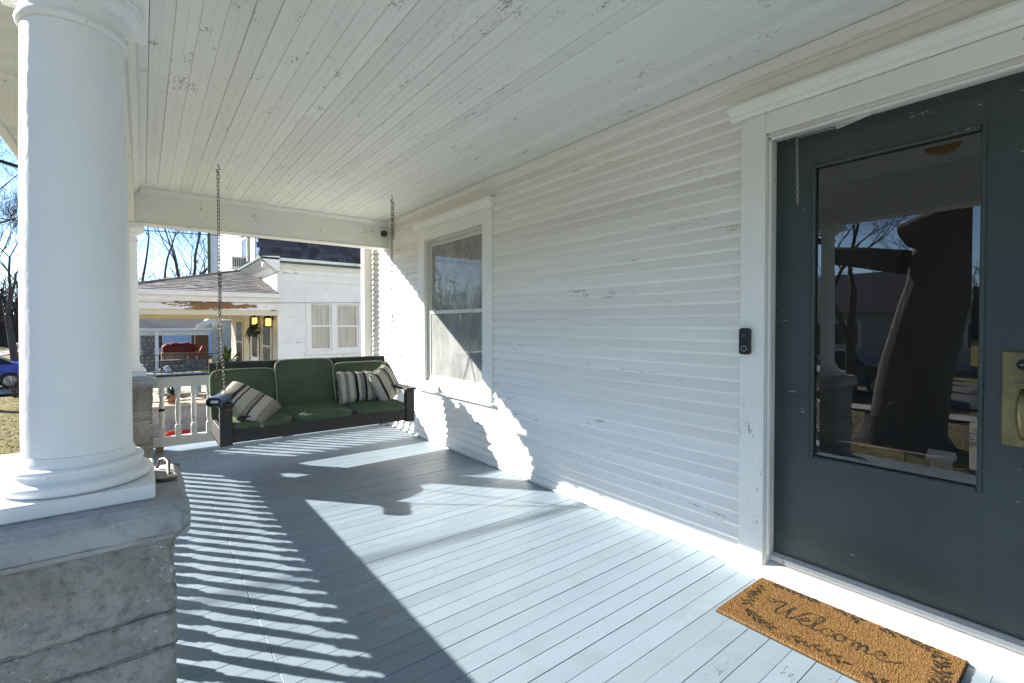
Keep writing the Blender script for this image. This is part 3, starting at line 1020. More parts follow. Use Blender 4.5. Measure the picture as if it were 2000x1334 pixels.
# ------------------------------------------------------------------ porch swing
SX0, SX1, SF = .430, 1.955, 3.975
sw = thing('porch_swing', (1.19, 4.3, .32), 'dark wooden porch swing hanging on chains with green cushions', 'swing')
MB().box(SX0 + .08, SX1 - .08, SF + .002, SF + .030, .340, .452, .003).build('front_board', 'swing_wood', sw)
for xa, xb in ((SX0, SX0 + .080), (SX1 - .080, SX1)):
    MB().box(xa, xb, SF - .012, SF + .045, .325, .612, .004).build('front_post', 'swing_wood', sw)
for x in (SX0 + .001, SX1 - .029):
    MB().box(x, x + .028, SF + .046, 4.560, .318, .450, .003).build('side_board', 'swing_wood', sw)
for x in (SX0 - .012, SX1 - .088):
    MB().box(x, x + .100, SF - .03, 4.56, .6125, .634, .004).build('arm', 'swing_wood', sw)
MB().box(SX0 + .041, SX1 - .041, 4.50, 4.530, .342, .430, .003).build('rear_board', 'swing_wood', sw)
for k in range(6):
    y = 4.02 + k * .085
    MB().box(SX0 + .041, SX1 - .041, y, y + .07, .395, .414, .003).build('seat_slat', 'swing_wood', sw)
def backp(z):                  # front face of the leaning back at height z
    return 4.50 + (z - .40) * .30
def lean_board(x0, x1, z0, z1, th, name):
    return MB().prism([(backp(z0), z0), (backp(z1), z1), (backp(z1) + th, z1 + .006), (backp(z0) + th, z0 + .006)], 0, x0, x1).build(name, 'swing_wood', sw)
lean_board(SX0, SX1, .790, .886, .026, 'top_rail')
lean_board(SX0, SX0 + .075, .36, .789, .026, 'back_post')
lean_board(SX1 - .075, SX1, .36, .789, .026, 'back_post')
for k in range(11):
    x = SX0 + .10 + k * .122
    lean_board(x, x + .085, .44, .789, .018, 'back_slat')
hookL, hookR = (.470, 4.300, CZ), (1.885, 4.290, CZ)
for side, (hx, hy, hz) in enumerate((hookL, hookR)):
    ch = MB()
    split = (hx, hy, 1.335 if side == 0 else 1.30)
    chain(ch, (hx, hy, CZ - .055), split)
    if side == 1:
        chain(ch, (hx + .014, hy - .006, CZ - .06), (hx + .016, hy, 2.02))
    else:
        chain(ch, (hx + .012, hy, 1.62), (hx + .006, hy, 1.33))
    ch.build('chain', 'chain_metal', sw, smooth=True)
    ax = SX0 + .042 if side == 0 else SX1 - .042
    for yy in (4.02, 4.54):
        c2 = MB()
        chain(c2, split, (ax, yy, .672))
        c2.build('arm_chain', 'chain_metal', sw, smooth=True)
        eb = MB()
        eb.tube([(ax, yy, .630), (ax, yy, .646)], .004, 6)
        eb.tube([(ax, yy + .014 * math.cos(2 * math.pi * k / 12), .660 + .014 * math.sin(2 * math.pi * k / 12)) for k in range(12)], .0035, 6, closed=True)
        eb.build('eye_bolt', 'dark_metal', sw, smooth=True)
    hk = MB()
    hk.tube([(hx, hy, CZ - .001), (hx, hy, CZ - .018), (hx + .012, hy, CZ - .026), (hx + .010, hy, CZ - .040), (hx - .008, hy, CZ - .044), (hx - .012, hy, CZ - .056), (hx, hy, CZ - .064), (hx + .010, hy, CZ - .058)], .0038, 6)
    hk.build('ceiling_hook', 'chain_metal', sw, smooth=True)

def cushion(w, d, h, seed, exp=.34, puff=.10, wr=.006, n=26):
    """puffed box cushion centred on the origin: x width, y depth, z thickness"""
    mb = MB()
    def sgnp(v, e):
        return math.copysign(abs(v) ** e, v)
    G = []
    nu, nv = n * 2, n
    for i in range(nu + 1):
        a = 2 * math.pi * i / nu - math.pi
        row = []
        for j in range(nv + 1):
            b = math.pi * j / nv - math.pi / 2
            ca, sa, cb, sb_ = math.cos(a), math.sin(a), math.cos(b), math.sin(b)
            x = sgnp(cb, .45) * sgnp(ca, exp)
            y = sgnp(cb, .45) * sgnp(sa, exp)
            z = sgnp(sb_, .55)
            k = (1 - min(1, abs(x)) ** 4) * (1 - min(1, abs(y)) ** 4)
            z *= (1 - puff + puff * 1.6 * k)
            X, Y, Z = x * w / 2, y * d / 2, z * h / 2
            q = fbm(X * 7 + seed, Y * 7, Z * 7, 3) * wr
            row.append((X + q * x, Y + q * y, Z + q * 1.4 * (1 if z > 0 else -1) * abs(z)))
        G.append(row)
    mb.grid(G)
    return mb
def piping(w, d, exp, z, r):
    pts = []
    for i in range(64):
        a = 2 * math.pi * i / 64
        ca, sa = math.cos(a), math.sin(a)
        pts.append((math.copysign(abs(ca) ** exp, ca) * w / 2, math.copysign(abs(sa) ** exp, sa) * d / 2, z))
    return MB().tube(pts, r, 6, closed=True)
xb = [SX0 + .045, .935, 1.418, SX1 - .045]
lab = ['at the speaker end of the swing', 'in the middle of the swing', 'at the wall end of the swing']
for k in range(3):
    a, b = xb[k], xb[k + 1]
    w = b - a + .012
    o = cushion(w, .575, .082, k * 5.3).build('seat_cushion', 'green_cloth', smooth=True, label='green seat cushion ' + lab[k], cat='cushion', group='green seat cushions', origin=(0, 0, 0))
    o.location = ((a + b) / 2, 4.245, .466)
    o.rotation_euler = (R(1.5), R(random.uniform(-.8, .8)), R(random.uniform(-.8, .8)))
    p = piping(w * .995, .575 * .99, .34, .012, .0035).build('piping', 'green_cloth', o, smooth=True)
th = math.atan(.30)
xb2 = [SX0 - .005, .905, 1.395, SX1 - .03]
for k in range(3):
    a, b = xb2[k], xb2[k + 1]
    w, hh = b - a + .010, (.455 if k != 1 else .475)
    o = cushion(w, hh, .088, 20 + k * 3.7, exp=.26, puff=.06).build('back_cushion', 'green_cloth', smooth=True, label='green back cushion ' + lab[k], cat='cushion', group='green back cushions', origin=(0, 0, 0))
    zc = .505 + hh / 2 - (.075 if k != 1 else .065)
    zc = {0: .610, 1: .664, 2: .622}[k]
    o.location = ((a + b) / 2, backp(zc) - .052 - (.018 if k == 1 else 0), zc)
    o.rotation_euler = (R(90) - th, 0, R((-.6, .4, .3)[k]))
    piping(w * .985, hh * .985, .26, .040, .0045).build('piping', 'sunlit_piping', o, smooth=True)  # rim light is in the piping colour

def pillow(w, h, t, seed, mat):
    mb = MB()
    n = 28
    for side in (1, -1):
        G = []
        for i in range(n + 1):
            row = []
            for j in range(n + 1):
                u, v = i / n * 2 - 1, j / n * 2 - 1
                e = max(0, (1 - u ** 4) * (1 - v ** 4))
                pin = 1 - .07 * (u * u * (1 - v * v) + v * v * (1 - u * u)) * 1.0
                x, y = u * w / 2 * (1 - .06 * (1 - v * v)) , v * h / 2 * (1 - .08 * (1 - u * u))
                x, y = u * w / 2 * (1 - .05 * (1 - v ** 2)), v * h / 2 * (1 - .05 * (1 - u ** 2))
                z = side * t / 2 * e ** .55 + fbm(x * 9 + seed, y * 9, side, 3) * .007 * e ** .5
                row.append((x, y, z))
            G.append(row if side > 0 else row[::-1])
        mb.grid(G)
    return mb
from mathutils import Euler, Matrix
def basis(o, loc, ex, ey):
    """place a pillow: ex = direction of its width, ey = direction of its height"""
    ex = Vector(ex).normalized()
    ey = Vector(ey); ey = (ey - ex * ey.dot(ex)).normalized()
    ez = ex.cross(ey)
    m_ = Matrix((ex, ey, ez)).transposed().to_4x4()
    m_.translation = Vector(loc)
    o.matrix_world = m_
def fringe(w, h, seed):
    r_ = random.Random(seed)
    mb = MB()
    for k in range(150):
        t_ = r_.uniform(-.5, .5)
        s_ = r_.choice((0, 1, 2, 3))
        u, v = ((t_ * w, h / 2), (t_ * w, -h / 2), (w / 2, t_ * h), (-w / 2, t_ * h))[s_]
        l_ = r_.uniform(.005, .012)
        ox, oy = ((0, l_), (0, -l_), (l_, 0), (-l_, 0))[s_]
        mb.tube([(u * .985, v * .985, 0), (u + ox, v + oy, r_.uniform(-.006, .006))], [.003, .0025], 4)
    return mb
def place_pillow(w, h, t, mat, seed, label, loc, ex, ey):
    o = pillow(w, h, t, seed, mat).build('throw_pillow', mat, smooth=True, label=label, cat='pillow', group='striped throw pillows', origin=(0, 0, 0))
    basis(o, loc, ex, ey)
    fringe(w * .97, h * .97, seed).build('fringe', mat, o)
    return o
place_pillow(.45, .30, .13, 'stripe_wide', 3, 'grey and navy striped oblong pillow against the back cushions', (1.600, 4.330, .630), (1, .06, -.02), (.10, .33, 1))
place_pillow(.34, .34, .13, 'stripe_side', 8, 'cream pillow with dark stripes leaning beside the wall-end armrest', (1.815, 4.290, .645), (.62, .50, .30), (-.16, .22, 1))
place_pillow(.42, .34, .15, 'stripe_grey', 12, 'cream and grey striped pillow slumped beside the speaker', (.635, 4.150, .592), (.80, -.35, -.52), (.42, .75, .35))
# a dark phone-sized case under the pillow
MB().box(.56, .70, 3.985, 4.06, .515, .527, .004).build('black_case', 'black_plastic', label='flat black case under the slumped striped pillow', cat='case')
# wireless speaker on the armrest
sp_ = thing('wireless_speaker', (.40, 3.95, .635), 'blue oblong wireless speaker on the end of the swing armrest', 'speaker')
def spk_local(mb):
    a = R(-24)
    out = []
    for x, y, z in mb.v:
        X = x * math.cos(a) - y * math.sin(a); Y = x * math.sin(a) + y * math.cos(a)
        out.append((.425 + X, 3.950 + Y, .668 + z))
    mb.v = out
    return mb
hexs = rrect(.098, .066, .028, 5)
shell = MB()
hexi = rrect(.086, .054, .022, 5)
nn = len(hexs)
vs = [(x, -.105, z) for x, z in hexs] + [(x, .105, z) for x, z in hexs] + [(x, -.105, z) for x, z in hexi] + [(x, -.080, z) for x, z in hexi]
fs = [(i, (i + 1) % nn, nn + (i + 1) % nn, nn + i) for i in range(nn)] + [(i, (i + 1) % nn, 2 * nn + (i + 1) % nn, 2 * nn + i) for i in range(nn)]
fs += [tuple(range(nn, 2 * nn))]
spk_local(shell.add(vs, fs)).build('shell', 'speaker_blue', sp_, smooth=True, angle=40)
inn = MB().add([(x, -.1045, z) for x, z in hexi] + [(x, -.080, z) for x, z in hexi], [(i, (i + 1) % nn, nn + (i + 1) % nn, nn + i) for i in range(nn)] + [tuple(range(nn, 2 * nn))])
spk_local(inn).build('end_cup', 'black_plastic', sp_)
spk_local(MB().box(-.024, .024, -.094, -.0805, -.010, .010, .003)).build('end_badge', 'grey_plastic', sp_)

# ------------------------------------------------------------------ welcome mat
def catmull(p, n=10):
    out = []
    p = [p[0]] + list(p) + [p[-1]]
    for i in range(1, len(p) - 2):
        for k in range(n):
            t = k / n
            q = []
            for c in (0, 1):
                a, b, c_, d_ = p[i - 1][c], p[i][c], p[i + 1][c], p[i + 2][c]
                q.append(.5 * (2 * b + (c_ - a) * t + (2 * a - 5 * b + 4 * c_ - d_) * t * t + (3 * b - a - 3 * c_ + d_) * t ** 3))
            out.append(tuple(q))
    out.append(p[-2])
    return out
# cursive strokes, unit = x-height, baseline 0, x along the writing
STROKES = [
    [(-.9, 1.55), (-.75, 1.75), (-.45, 1.80), (-.25, 1.6), (-.35, 1.35), (-.65, 1.35)],                                   # opening curl
    [(-.1, 1.75), (.25, 2.05), (.45, 1.9), (.35, 1.2), (.30, .4), (.50, .0), (.80, .5), (1.05, 1.5), (1.15, 1.9), (1.10, 1.0), (1.15, .2), (1.40, .0), (1.75, .7), (2.0, 1.6), (2.25, 2.1), (2.7, 2.2)],
    [(1.9, .35), (2.35, .65), (2.55, .95), (2.35, 1.1), (2.10, .8), (2.10, .3), (2.40, .0), (2.85, .25), (3.10, 1.1), (3.22, 2.0), (3.05, 2.3), (2.90, 1.9), (2.95, .6), (3.15, .0), (3.45, .2)],
    [(4.15, .85), (3.95, 1.0), (3.65, .8), (3.60, .3), (3.85, .0), (4.25, .2), (4.45, .55)],
    [(4.85, .95), (4.55, .85), (4.45, .4), (4.65, .05), (4.95, .1), (5.08, .55), (4.85, .95), (5.05, .8), (5.4, .85)],
    [(5.4, .85), (5.55, .95), (5.58, .4), (5.58, .0), (5.62, .5), (5.85, .95), (5.98, .7), (5.98, .0), (6.02, .5), (6.25, .95), (6.40, .7), (6.42, .15), (6.65, .1), (6.95, .4)],
    [(6.95, .4), (7.25, .65), (7.40, .92), (7.18, 1.05), (6.95, .75), (7.0, .25), (7.30, .0), (7.75, .2), (8.3, .7)],
]
MY0, MY1, MX0, MX1 = .318, 1.030, 1.885, 2.318     # long side along the wall
nu, nv = 356, 218
U = np.linspace(0, MY1 - MY0, nu)[:, None] * np.ones((1, nv))          # along writing
V = np.linspace(0, MX1 - MX0, nv)[None, :] * np.ones((nu, 1))          # up the writing, towards the door
mask = np.zeros((nu, nv))
def stamp(pts, r):
    pts = np.array(pts)
    for (ax, ay), (bx, by) in zip(pts[:-1], pts[1:]):
        lo_u = int(max(0, (min(ax, bx) - r - .003) / (MY1 - MY0) * (nu - 1))); hi_u = int(min(nu, (max(ax, bx) + r + .003) / (MY1 - MY0) * (nu - 1) + 2))
        lo_v = int(max(0, (min(ay, by) - r - .003) / (MX1 - MX0) * (nv - 1))); hi_v = int(min(nv, (max(ay, by) + r + .003) / (MX1 - MX0) * (nv - 1) + 2))
        if hi_u <= lo_u or hi_v <= lo_v: continue
        uu, vv = U[lo_u:hi_u, lo_v:hi_v], V[lo_u:hi_u, lo_v:hi_v]
        dx, dy = bx - ax, by - ay
        L2 = dx * dx + dy * dy + 1e-12
        t = np.clip(((uu - ax) * dx + (vv - ay) * dy) / L2, 0, 1)
        dd = np.hypot(uu - ax - t * dx, vv - ay - t * dy)
        mask[lo_u:hi_u, lo_v:hi_v] = np.maximum(mask[lo_u:hi_u, lo_v:hi_v], np.clip((r + .0012 - dd) / .0018, 0, 1))
S_ = .052
for st in STROKES:
    stamp([(.145 + x * S_ * .98, .165 + y * S_) for x, y in catmull(st)], .0050)
rl = random.Random(5)
def sprig(path, n, leaf=.030):
    pts = catmull(path)
    stamp(pts, .0014)
    for k in range(n):
        i = int((k + .5) / n * (len(pts) - 2))
        (x, y), (x2, y2) = pts[i], pts[i + 1]
        a = math.atan2(y2 - y, x2 - x) + (1 if k % 2 else -1) * rl.uniform(.6, 1.0)
        l = leaf * rl.uniform(.75, 1.15)
        for q in range(6):
            t0, t1 = q / 6, (q + 1) / 6
            stamp([(x + math.cos(a) * l * t0, y + math.sin(a) * l * t0), (x + math.cos(a) * l * t1, y + math.sin(a) * l * t1)], .0066 * math.sin(math.pi * (t0 + .08)) + .0014)
LL, WW = MY1 - MY0, MX1 - MX0
sprig([(.06, WW - .05), (.12, WW - .035), (.19, WW - .05), (.25, WW - .045)], 13)
sprig([(.30, WW - .045), (.36, WW - .04), (.40, WW - .06)], 7)
sprig([(.05, WW - .10), (.045, .26), (.055, .19), (.07, .13)], 13)
sprig([(.085, .10), (.14, .06), (.20, .05)], 10)
sprig([(.25, .055), (.32, .05), (.39, .06), (.45, .045)], 12)
sprig([(.50, .05), (.58, .045), (.64, .06)], 11)
sprig([(.46, WW - .055), (.53, WW - .04), (.60, WW - .05), (.65, WW - .09)], 14)
sprig([(.66, .13), (.675, .20), (.665, .27), (.655, .33)], 13)
nz_ = rng.random((nu, nv))
wear = np.array([[mnoise.noise(Vector((i * .05, j * .05, 2.0))) for j in range(nv)] for i in range(nu)])
mask = np.clip(mask * (nz_ < .86) * (1.0 - np.clip(wear * .9, 0, .5)), 0, 1)
hgt = .015 + .0030 * (rng.random((nu, nv)) - .5) + .0022 * (rng.random((nu, nv)) - .5)
edge = np.minimum(np.minimum(U, LL - U), np.minimum(V, WW - V))
hgt = np.where(edge < .003, .004, hgt)
ju = (rng.random((nu, nv)) - .5) * .003
jv = (rng.random((nu, nv)) - .5) * .003
verts = np.stack([MX0 + V + jv, MY1 - U + ju, hgt], -1).reshape(-1, 3)
idx = np.arange(nu * nv).reshape(nu, nv)
faces = np.stack([idx[:-1, :-1], idx[:-1, 1:], idx[1:, 1:], idx[1:, :-1]], -1).reshape(-1, 4)
mat_t = thing('welcome_mat', (2.1, .67, 0), 'brown coir doormat printed with Welcome and dark leaf sprigs', 'doormat')
me = bpy.data.meshes.new('coir_pile')
me.from_pydata([tuple(v) for v in (verts - np.array([2.1, .67, 0])).tolist()], [], faces.tolist())
at = me.attributes.new('print', 'FLOAT', 'POINT')
at.data.foreach_set('value', mask.reshape(-1).astype(np.float32))
me.materials.append(MATS['coir'])
mo = bpy.data.objects.new('coir_pile', me)
COL.objects.link(mo); mo.parent = mat_t
MB().box(MX0 - .002, MX1 + .002, MY0 - .002, MY1 + .002, .0012, .0045, .001).build('rubber_backing', 'rubber', mat_t)

# ------------------------------------------------------------------ bare trees
def tree(name, loc, label, h, r0, seed, stems=1, lean=(0, 0), depth=5, first=.35, spread=.55, limb=None, twig_r=.006, crown=1.0, group=None):
    rd = random.Random(seed)
    t = thing(name, loc, label, 'tree', group)
    trunk, tw = MB(), MB()
    base = Vector(loc)
    def grow(p, d, L, r, lev):
        n = 4 if lev <= 1 else 3
        pts, rad = [p.copy()], [r]
        q, dd = p.copy(), d.copy()
        for i in range(n):
            dd = (dd + Vector((rd.uniform(-1, 1), rd.uniform(-1, 1), rd.uniform(-.5, .9))) * (.11 + .05 * lev)).normalized()
            q = q + dd * (L / n)
            pts.append(q.copy()); rad.append(r * (1 - .42 * (i + 1) / n))
        (trunk if lev <= 2 else tw).tube(pts, [max(x, twig_r * .6) for x in rad], 9 if lev == 0 else (6 if lev <= 2 else 3), cap=False)
        if lev >= depth: return
        k = 2 if lev == 0 else rd.choice((2, 3, 3))
        if lev >= depth - 2: k += 1
        for c in range(k):
            i = n if c == 0 else rd.randint(max(1, n - 2), n)
            if lev >= 2 and c > 0: i = rd.randint(1, n)
            ax = Vector((rd.uniform(-1, 1), rd.uniform(-1, 1), rd.uniform(-.15, .6))).normalized()
            nd = (dd * (1.0 - (.25 if c == 0 else .4)) + ax * spread * (.7 if c == 0 else 1.25)).normalized()
            grow(pts[i], nd, L * rd.uniform(.62, .82) * crown, max(rad[i] * rd.uniform(.6, .78), twig_r * .6), lev + 1)
    for s in range(stems):
        a = 2 * math.pi * s / max(1, stems) + seed
        d = Vector((lean[0] + (.30 * math.cos(a) if stems > 1 else 0), lean[1] + (.30 * math.sin(a) if stems > 1 else 0), 1)).normalized()
        grow(base - Vector((0, 0, .2)), d, h * first, r0 * (1 if s == 0 else .75), 0)
    if limb:
        for (z0, dirv, L, r) in limb:
            grow(base + Vector((0, 0, z0)), Vector(dirv).normalized(), L, r, 1)
    # root flare
    trunk.lathe(base.x, base.y, [(r0 * 1.45, base.z - .15), (r0 * 1.22, base.z + .08), (r0 * 1.06, base.z + .22), (r0 * .98, base.z + .45)], 12, False)
    trunk.build('trunk', 'bark', t, smooth=True)
    tw.build('crown', 'twig', t)
    return t
tree('yard_tree', (-4.75, 2.15, gz(-4.7, 2.2)), 'massive bare tree on the front lawn, seen in the door glass', 13, .52, 4, depth=5, first=.42, spread=.34,
     limb=[(2.9, (-.35, 1.0, .22), 2.4, .22), (3.3, (.2, -1, .3), 4, .22)])
GT = 'bare trees along the street'
for k, (x, y, h, r, sd, dp, lb) in enumerate([(-11.6, 4.9, 10, .16, 11, 6, 'slim bare street tree at the kerb, seen in the door glass'), (-23.5, 9.6, 12, .3, 12, 7, 'bare tree right before the grey house across the street'),
        (-22.5, 5.4, 11, .24, 13, 7, 'bare tree just past the grey house across the street'), (-7.2, 25.0, 11, .28, 14, 6, 'bare tree near the driveway, reflected in the window'), (-24, 24, 12, .3, 18, 6, 'bare tree beside the white house across the street'), (-9.5, 37, 12, .3, 19, 6, 'bare tree down the block, reflected in the window')]):
    tree('street_tree', (x, y, gz(x, y)), lb, h, r, sd, depth=dp, spread=.6, group=GT)
tree('bare_tree', (2.45, 57, -1.4), 'tall bare tree rising behind the neighbouring porch roof', 18, .40, 31, stems=4, depth=6, first=.40, spread=.42, lean=(.02, 0), twig_r=.012)
tree('bare_tree', (5.2, 60, -1.4), 'bare spreading tree behind the gable of the neighbouring house', 16, .32, 37, stems=3, depth=6, first=.36, spread=.5, twig_r=.012)
tree('bare_tree', (-4.35, 30.0, -1.4), 'bare dark tree beyond the blue car, beside the large column', 9.5, .17, 43, stems=1, depth=7, first=.34, spread=.6, twig_r=.011)
tree('bare_tree', (-7.5, 44.0, -1.4), 'bare tree far down the street past the blue car', 12, .3, 47, stems=1, depth=6, first=.33, spread=.55, twig_r=.013)
# twiggy shrub beside the car
def shrub(loc, h, w, n, label, seed, mat='twig'):
    rd = random.Random(seed)
    mb = MB()
    for k in range(n):
        a = rd.uniform(0, 6.3); d = rd.uniform(0, w)
        p = [Vector(loc)]
        q = Vector(loc) + Vector((math.cos(a) * d * .4, math.sin(a) * d * .4, 0))
        p = [q]
        for i in range(4):
            q = q + Vector((math.cos(a) * d * .2 + rd.uniform(-.12, .12), math.sin(a) * d * .2 + rd.uniform(-.12, .12), h / 4 * rd.uniform(.7, 1.1)))
            p.append(q.copy())
        mb.tube(p, [.014, .011, .009, .006, .004], 3)
    t = thing('shrub', loc, label, 'shrub')
    mb.build('twigs', mat, t)
shrub((-3.45, 24.6, -1.4), .95, .8, 70, 'leafless twiggy shrub standing in front of the blue car', 5)

# ------------------------------------------------------------------ cars
def car(loc, rz, mat, label, L=4.5, W=1.8, Hh=1.42):
    t = thing('parked_car', loc, label, 'car', 'cars parked along the street')
    t.rotation_euler = (0, 0, rz)
    prof = [(-.50, .20), (-.50, .46), (-.49, .60), (-.36, .66), (-.24, .70), (-.13, .97), (.02, 1.0), (.20, .98), (.34, .72), (.46, .66), (.50, .52), (.50, .20)]
    def P(pr): return [(a * L, b * Hh) for a, b in pr]
    def part(mb, name, m_, **kw):
        o = mb.build(name, m_, None, **kw)
        o.parent = t
        return o
    lower = [(-.50, .20), (-.50, .46), (-.49, .60), (-.36, .66), (-.24, .70), (.34, .72), (.46, .66), (.50, .52), (.50, .20)]
    mb = MB()
    pl_ = P(lower)
    n = len(pl_)
    secs = [(-W / 2 + .06, .97), (-W / 2, 1), (W / 2, 1), (W / 2 - .06, .97)]
    rows = []
    for (yy, s_) in ((-W / 2 + .10, .96), (-W / 2, 1.0), (W / 2, 1.0), (W / 2 - .10, .96)):
        rows.append([(a * s_, yy, .2 * Hh + (b - .2 * Hh) * s_) for a, b in pl_])
    vs = [p for r_ in rows for p in r_]
    fs = []
    for i in range(3):
        for k in range(n):
            k2 = (k + 1) % n
            fs.append((i * n + k, i * n + k2, (i + 1) * n + k2, (i + 1) * n + k))
    fs += [tuple(range(n)), tuple(range(3 * n, 4 * n))]
    part(mb.add(vs, fs), 'body', mat, smooth=True, angle=35)
    cab = P([(-.235, .705), (-.125, .95), (.02, .995), (.20, .97), (.335, .722)])
    n = len(cab)
    vs = [(a, -W / 2 + .04 + (b - .7 * Hh) * .45, b) for a, b in cab] + [(a, W / 2 - .04 - (b - .7 * Hh) * .45, b) for a, b in cab]
    part(MB().add(vs, [(k, (k + 1) % n, n + (k + 1) % n, n + k) for k in range(n)] + [tuple(range(n)), tuple(range(n, 2 * n))]), 'cabin_glass', 'black_plastic', smooth=True, angle=30)
    roof = P([(-.13, .945), (-.12, .965), (.02, 1.008), (.20, .985), (.21, .96)])
    n = len(roof)
    vs = [(a, -W / 2 + .15, b) for a, b in roof] + [(a, W / 2 - .15, b) for a, b in roof]
    part(MB().add(vs, [(k, (k + 1) % n, n + (k + 1) % n, n + k) for k in range(n)] + [tuple(range(n)), tuple(range(n, 2 * n))]), 'roof_panel', mat)
    for sx in (-.31, .31):
        for sy in (-1, 1):
            w = MB()
            w.lathe(0, 0, [(.20, -.10), (.31, -.09), (.33, -.05), (.33, .05), (.31, .09), (.20, .10)], 20)
            w.v = [(sx * L + x, sy * (W / 2 - .11) + z, .33 + y) for x, y, z in w.v]
            wo = part(w, 'wheel', 'rubber', smooth=True, angle=40)
            rm = MB().lathe(0, 0, [(.20, -.103), (.05, -.107), (.05, .107), (.20, .103)], 16)
            rm.v = [(sx * L + x, sy * (W / 2 - .11) + z, .33 + y) for x, y, z in rm.v]
            ro = rm.build('rim', 'light_metal', None)
            ro.parent = wo
    for sy in (-1, 1):
        part(MB().box(L * .492, L * .503, sy * W * .36 - .16, sy * W * .36 + .16, .56 * Hh, .63 * Hh, .01), 'tail_light', 'red_plastic')
        part(MB().box(-L * .503, -L * .488, sy * W * .36 - .16, sy * W * .36 + .16, .48 * Hh, .56 * Hh, .01), 'headlight', 'light_metal')
    return t
car((-5.75, 28.2, gz(-6, 28) + .02), R(8), 'car_blue', 'bright blue car parked on the driveway beyond the lawn')
car((-13.9, 6.0, gz(-14, 6) + .006), R(90), 'car_dark', 'dark grey car parked across the street, seen in the door glass')
car((-13.9, 12.5, gz(-14, 12) + .006), R(90), 'car_white', 'white car parked across the street, seen in the door glass')

# ------------------------------------------------------------------ house across the street (seen in the glass)
def simple_house(loc, w, d, h, label, wallm, roofm):
    """gabled house whose front faces +X"""
    x, y, z = loc
    t = thing('street_house', loc, label, 'house', 'houses across the street')
    MB().box(x - d, x, y - w / 2, y + w / 2, z - .3, z + h).build('walls', wallm, t)
    MB().prism([(x - d - .4, z + h), (x - d / 2, z + h + 2.6), (x + .4, z + h)], 1, y - w / 2 - .4, y + w / 2 + .4).build('roof', roofm, t)
    MB().box(x + .001, x + .05, y - .5, y + .5, z + .3, z + 2.4).build('door', 'brown_wood', t)
    for yy in (y - w * .32, y + w * .32):
        f = MB().box(x + .001, x + .06, yy - .75, yy + .75, z + 1.0, z + 2.5).build('window', 'white_far', t)
        MB().box(x + .061, x + .07, yy - .6, yy - .05, z + 1.12, z + 2.38).build('pane', 'car_dark', f)
        MB().box(x + .061, x + .07, yy + .05, yy + .6, z + 1.12, z + 2.38).build('pane', 'car_dark', f)
simple_house((-27.5, 7.0, -1.05), 9, 8, 3.0, 'grey house with a dark roof across the street, seen in the door glass', 'grey_siding', 'shingle_dark')
simple_house((-27.5, 19.5, -1.05), 9, 8, 3.2, 'white house across the street, seen in the window glass', 'white_far', 'shingle_grey')
# small birdhouse and hook on the lawn
bh = thing('birdhouse', (-2.9, 1.35, gz(-2.9, 1.35)), 'small white birdhouse on the lawn, seen in the door glass', 'birdhouse')
bz = gz(-2.9, 1.35)
MB().box(-3.0, -2.8, 1.26, 1.44, bz + .02, bz + .22, .004).build('box', 'white_paint', bh)
MB().prism([(-3.05, bz + .221), (-2.9, bz + .33), (-2.75, bz + .221)], 1, 1.22, 1.48).build('roof', 'white_paint', bh)
MB().tube([(-2.9, 1.35, bz - .05), (-2.9, 1.35, bz + .02)], .02, 8).build('post', 'black_iron', bh)
shk = thing('shepherd_hook', (-3.1, 1.75, bz), 'black shepherd hook in the lawn, seen in the door glass', 'hook')
MB().tube([(-3.1, 1.75, bz - .1), (-3.1, 1.75, bz + .75)] + [(-3.1, 1.75 + .1 - .1 * math.cos(R(a)), bz + .75 + .1 * math.sin(R(a))) for a in range(20, 220, 20)], .008, 6).build('rod', 'black_iron', shk)

# ------------------------------------------------------------------ neighbouring house
NX, NY = 2.884, 14.0
NG = -1.45
nb = thing('neighbour_house', (NX, NY, NG), 'white neighbouring house with a gambrel roof of dark shingles and a side porch', 'house')
def lap_wall(mb, axis, c, a0, a1, z0, z1, e, out, t=.012):
    """lap siding as real steps, one strip per course"""
    z = z0
    while z < z1 - 1e-6:
        zt = min(z + e, z1)
        o0, o1 = c + out * t, c + out * .001
        if axis == 0:
            mb.add([(a0, o0, z), (a1, o0, z), (a1, o1, zt), (a0, o1, zt), (a0, c, z), (a1, c, z)], [(0, 1, 2, 3), (0, 4, 5, 1)])
        else:
            mb.add([(o0, a0, z), (o0, a1, z), (o1, a1, zt), (o1, a0, zt), (c, a0, z), (c, a1, z)], [(0, 1, 2, 3), (0, 4, 5, 1)])
        z += e
    return mb
sw_ = MB()
WY0, WY1, WZ0, WZ1 = 3.60, 5.18, .42, 1.92         # window casing extent (x and z)
for (a, b, c, d_) in [(3.035, WY0, NG, 2.41), (WY0, WY1, WZ1, 2.41), (WY0, WY1, NG, WZ0), (WY1, 10.5, NG, 2.41)]:
    lap_wall(sw_, 0, NY, a, b, c, d_, .068, -1)
side = sw_.build('side_wall', 'white_far', nb)
MB().box(2.90, 10.5, NY + .002, NY + .12, NG, WZ0).box(2.90, 3.72, NY + .002, NY + .12, WZ0, 2.9).box(5.08, 10.5, NY + .002, NY + .12, WZ0, 2.9).box(3.72, 5.08, NY + .002, NY + .12, WZ1 - .1, 2.9).build('sheathing', 'white_far', nb)
MB().box(2.868, 3.034, NY - .022, NY + .001, NG, 2.60, .004).build('corner_board', 'white_far', nb)
MB().box(2.868, 10.5, NY - .03, NY + .001, 2.601, 2.74, .004).box(3.035, 10.5, NY - .016, NY + .001, 2.411, 2.60, .003).build('frieze', 'white_far', nb)
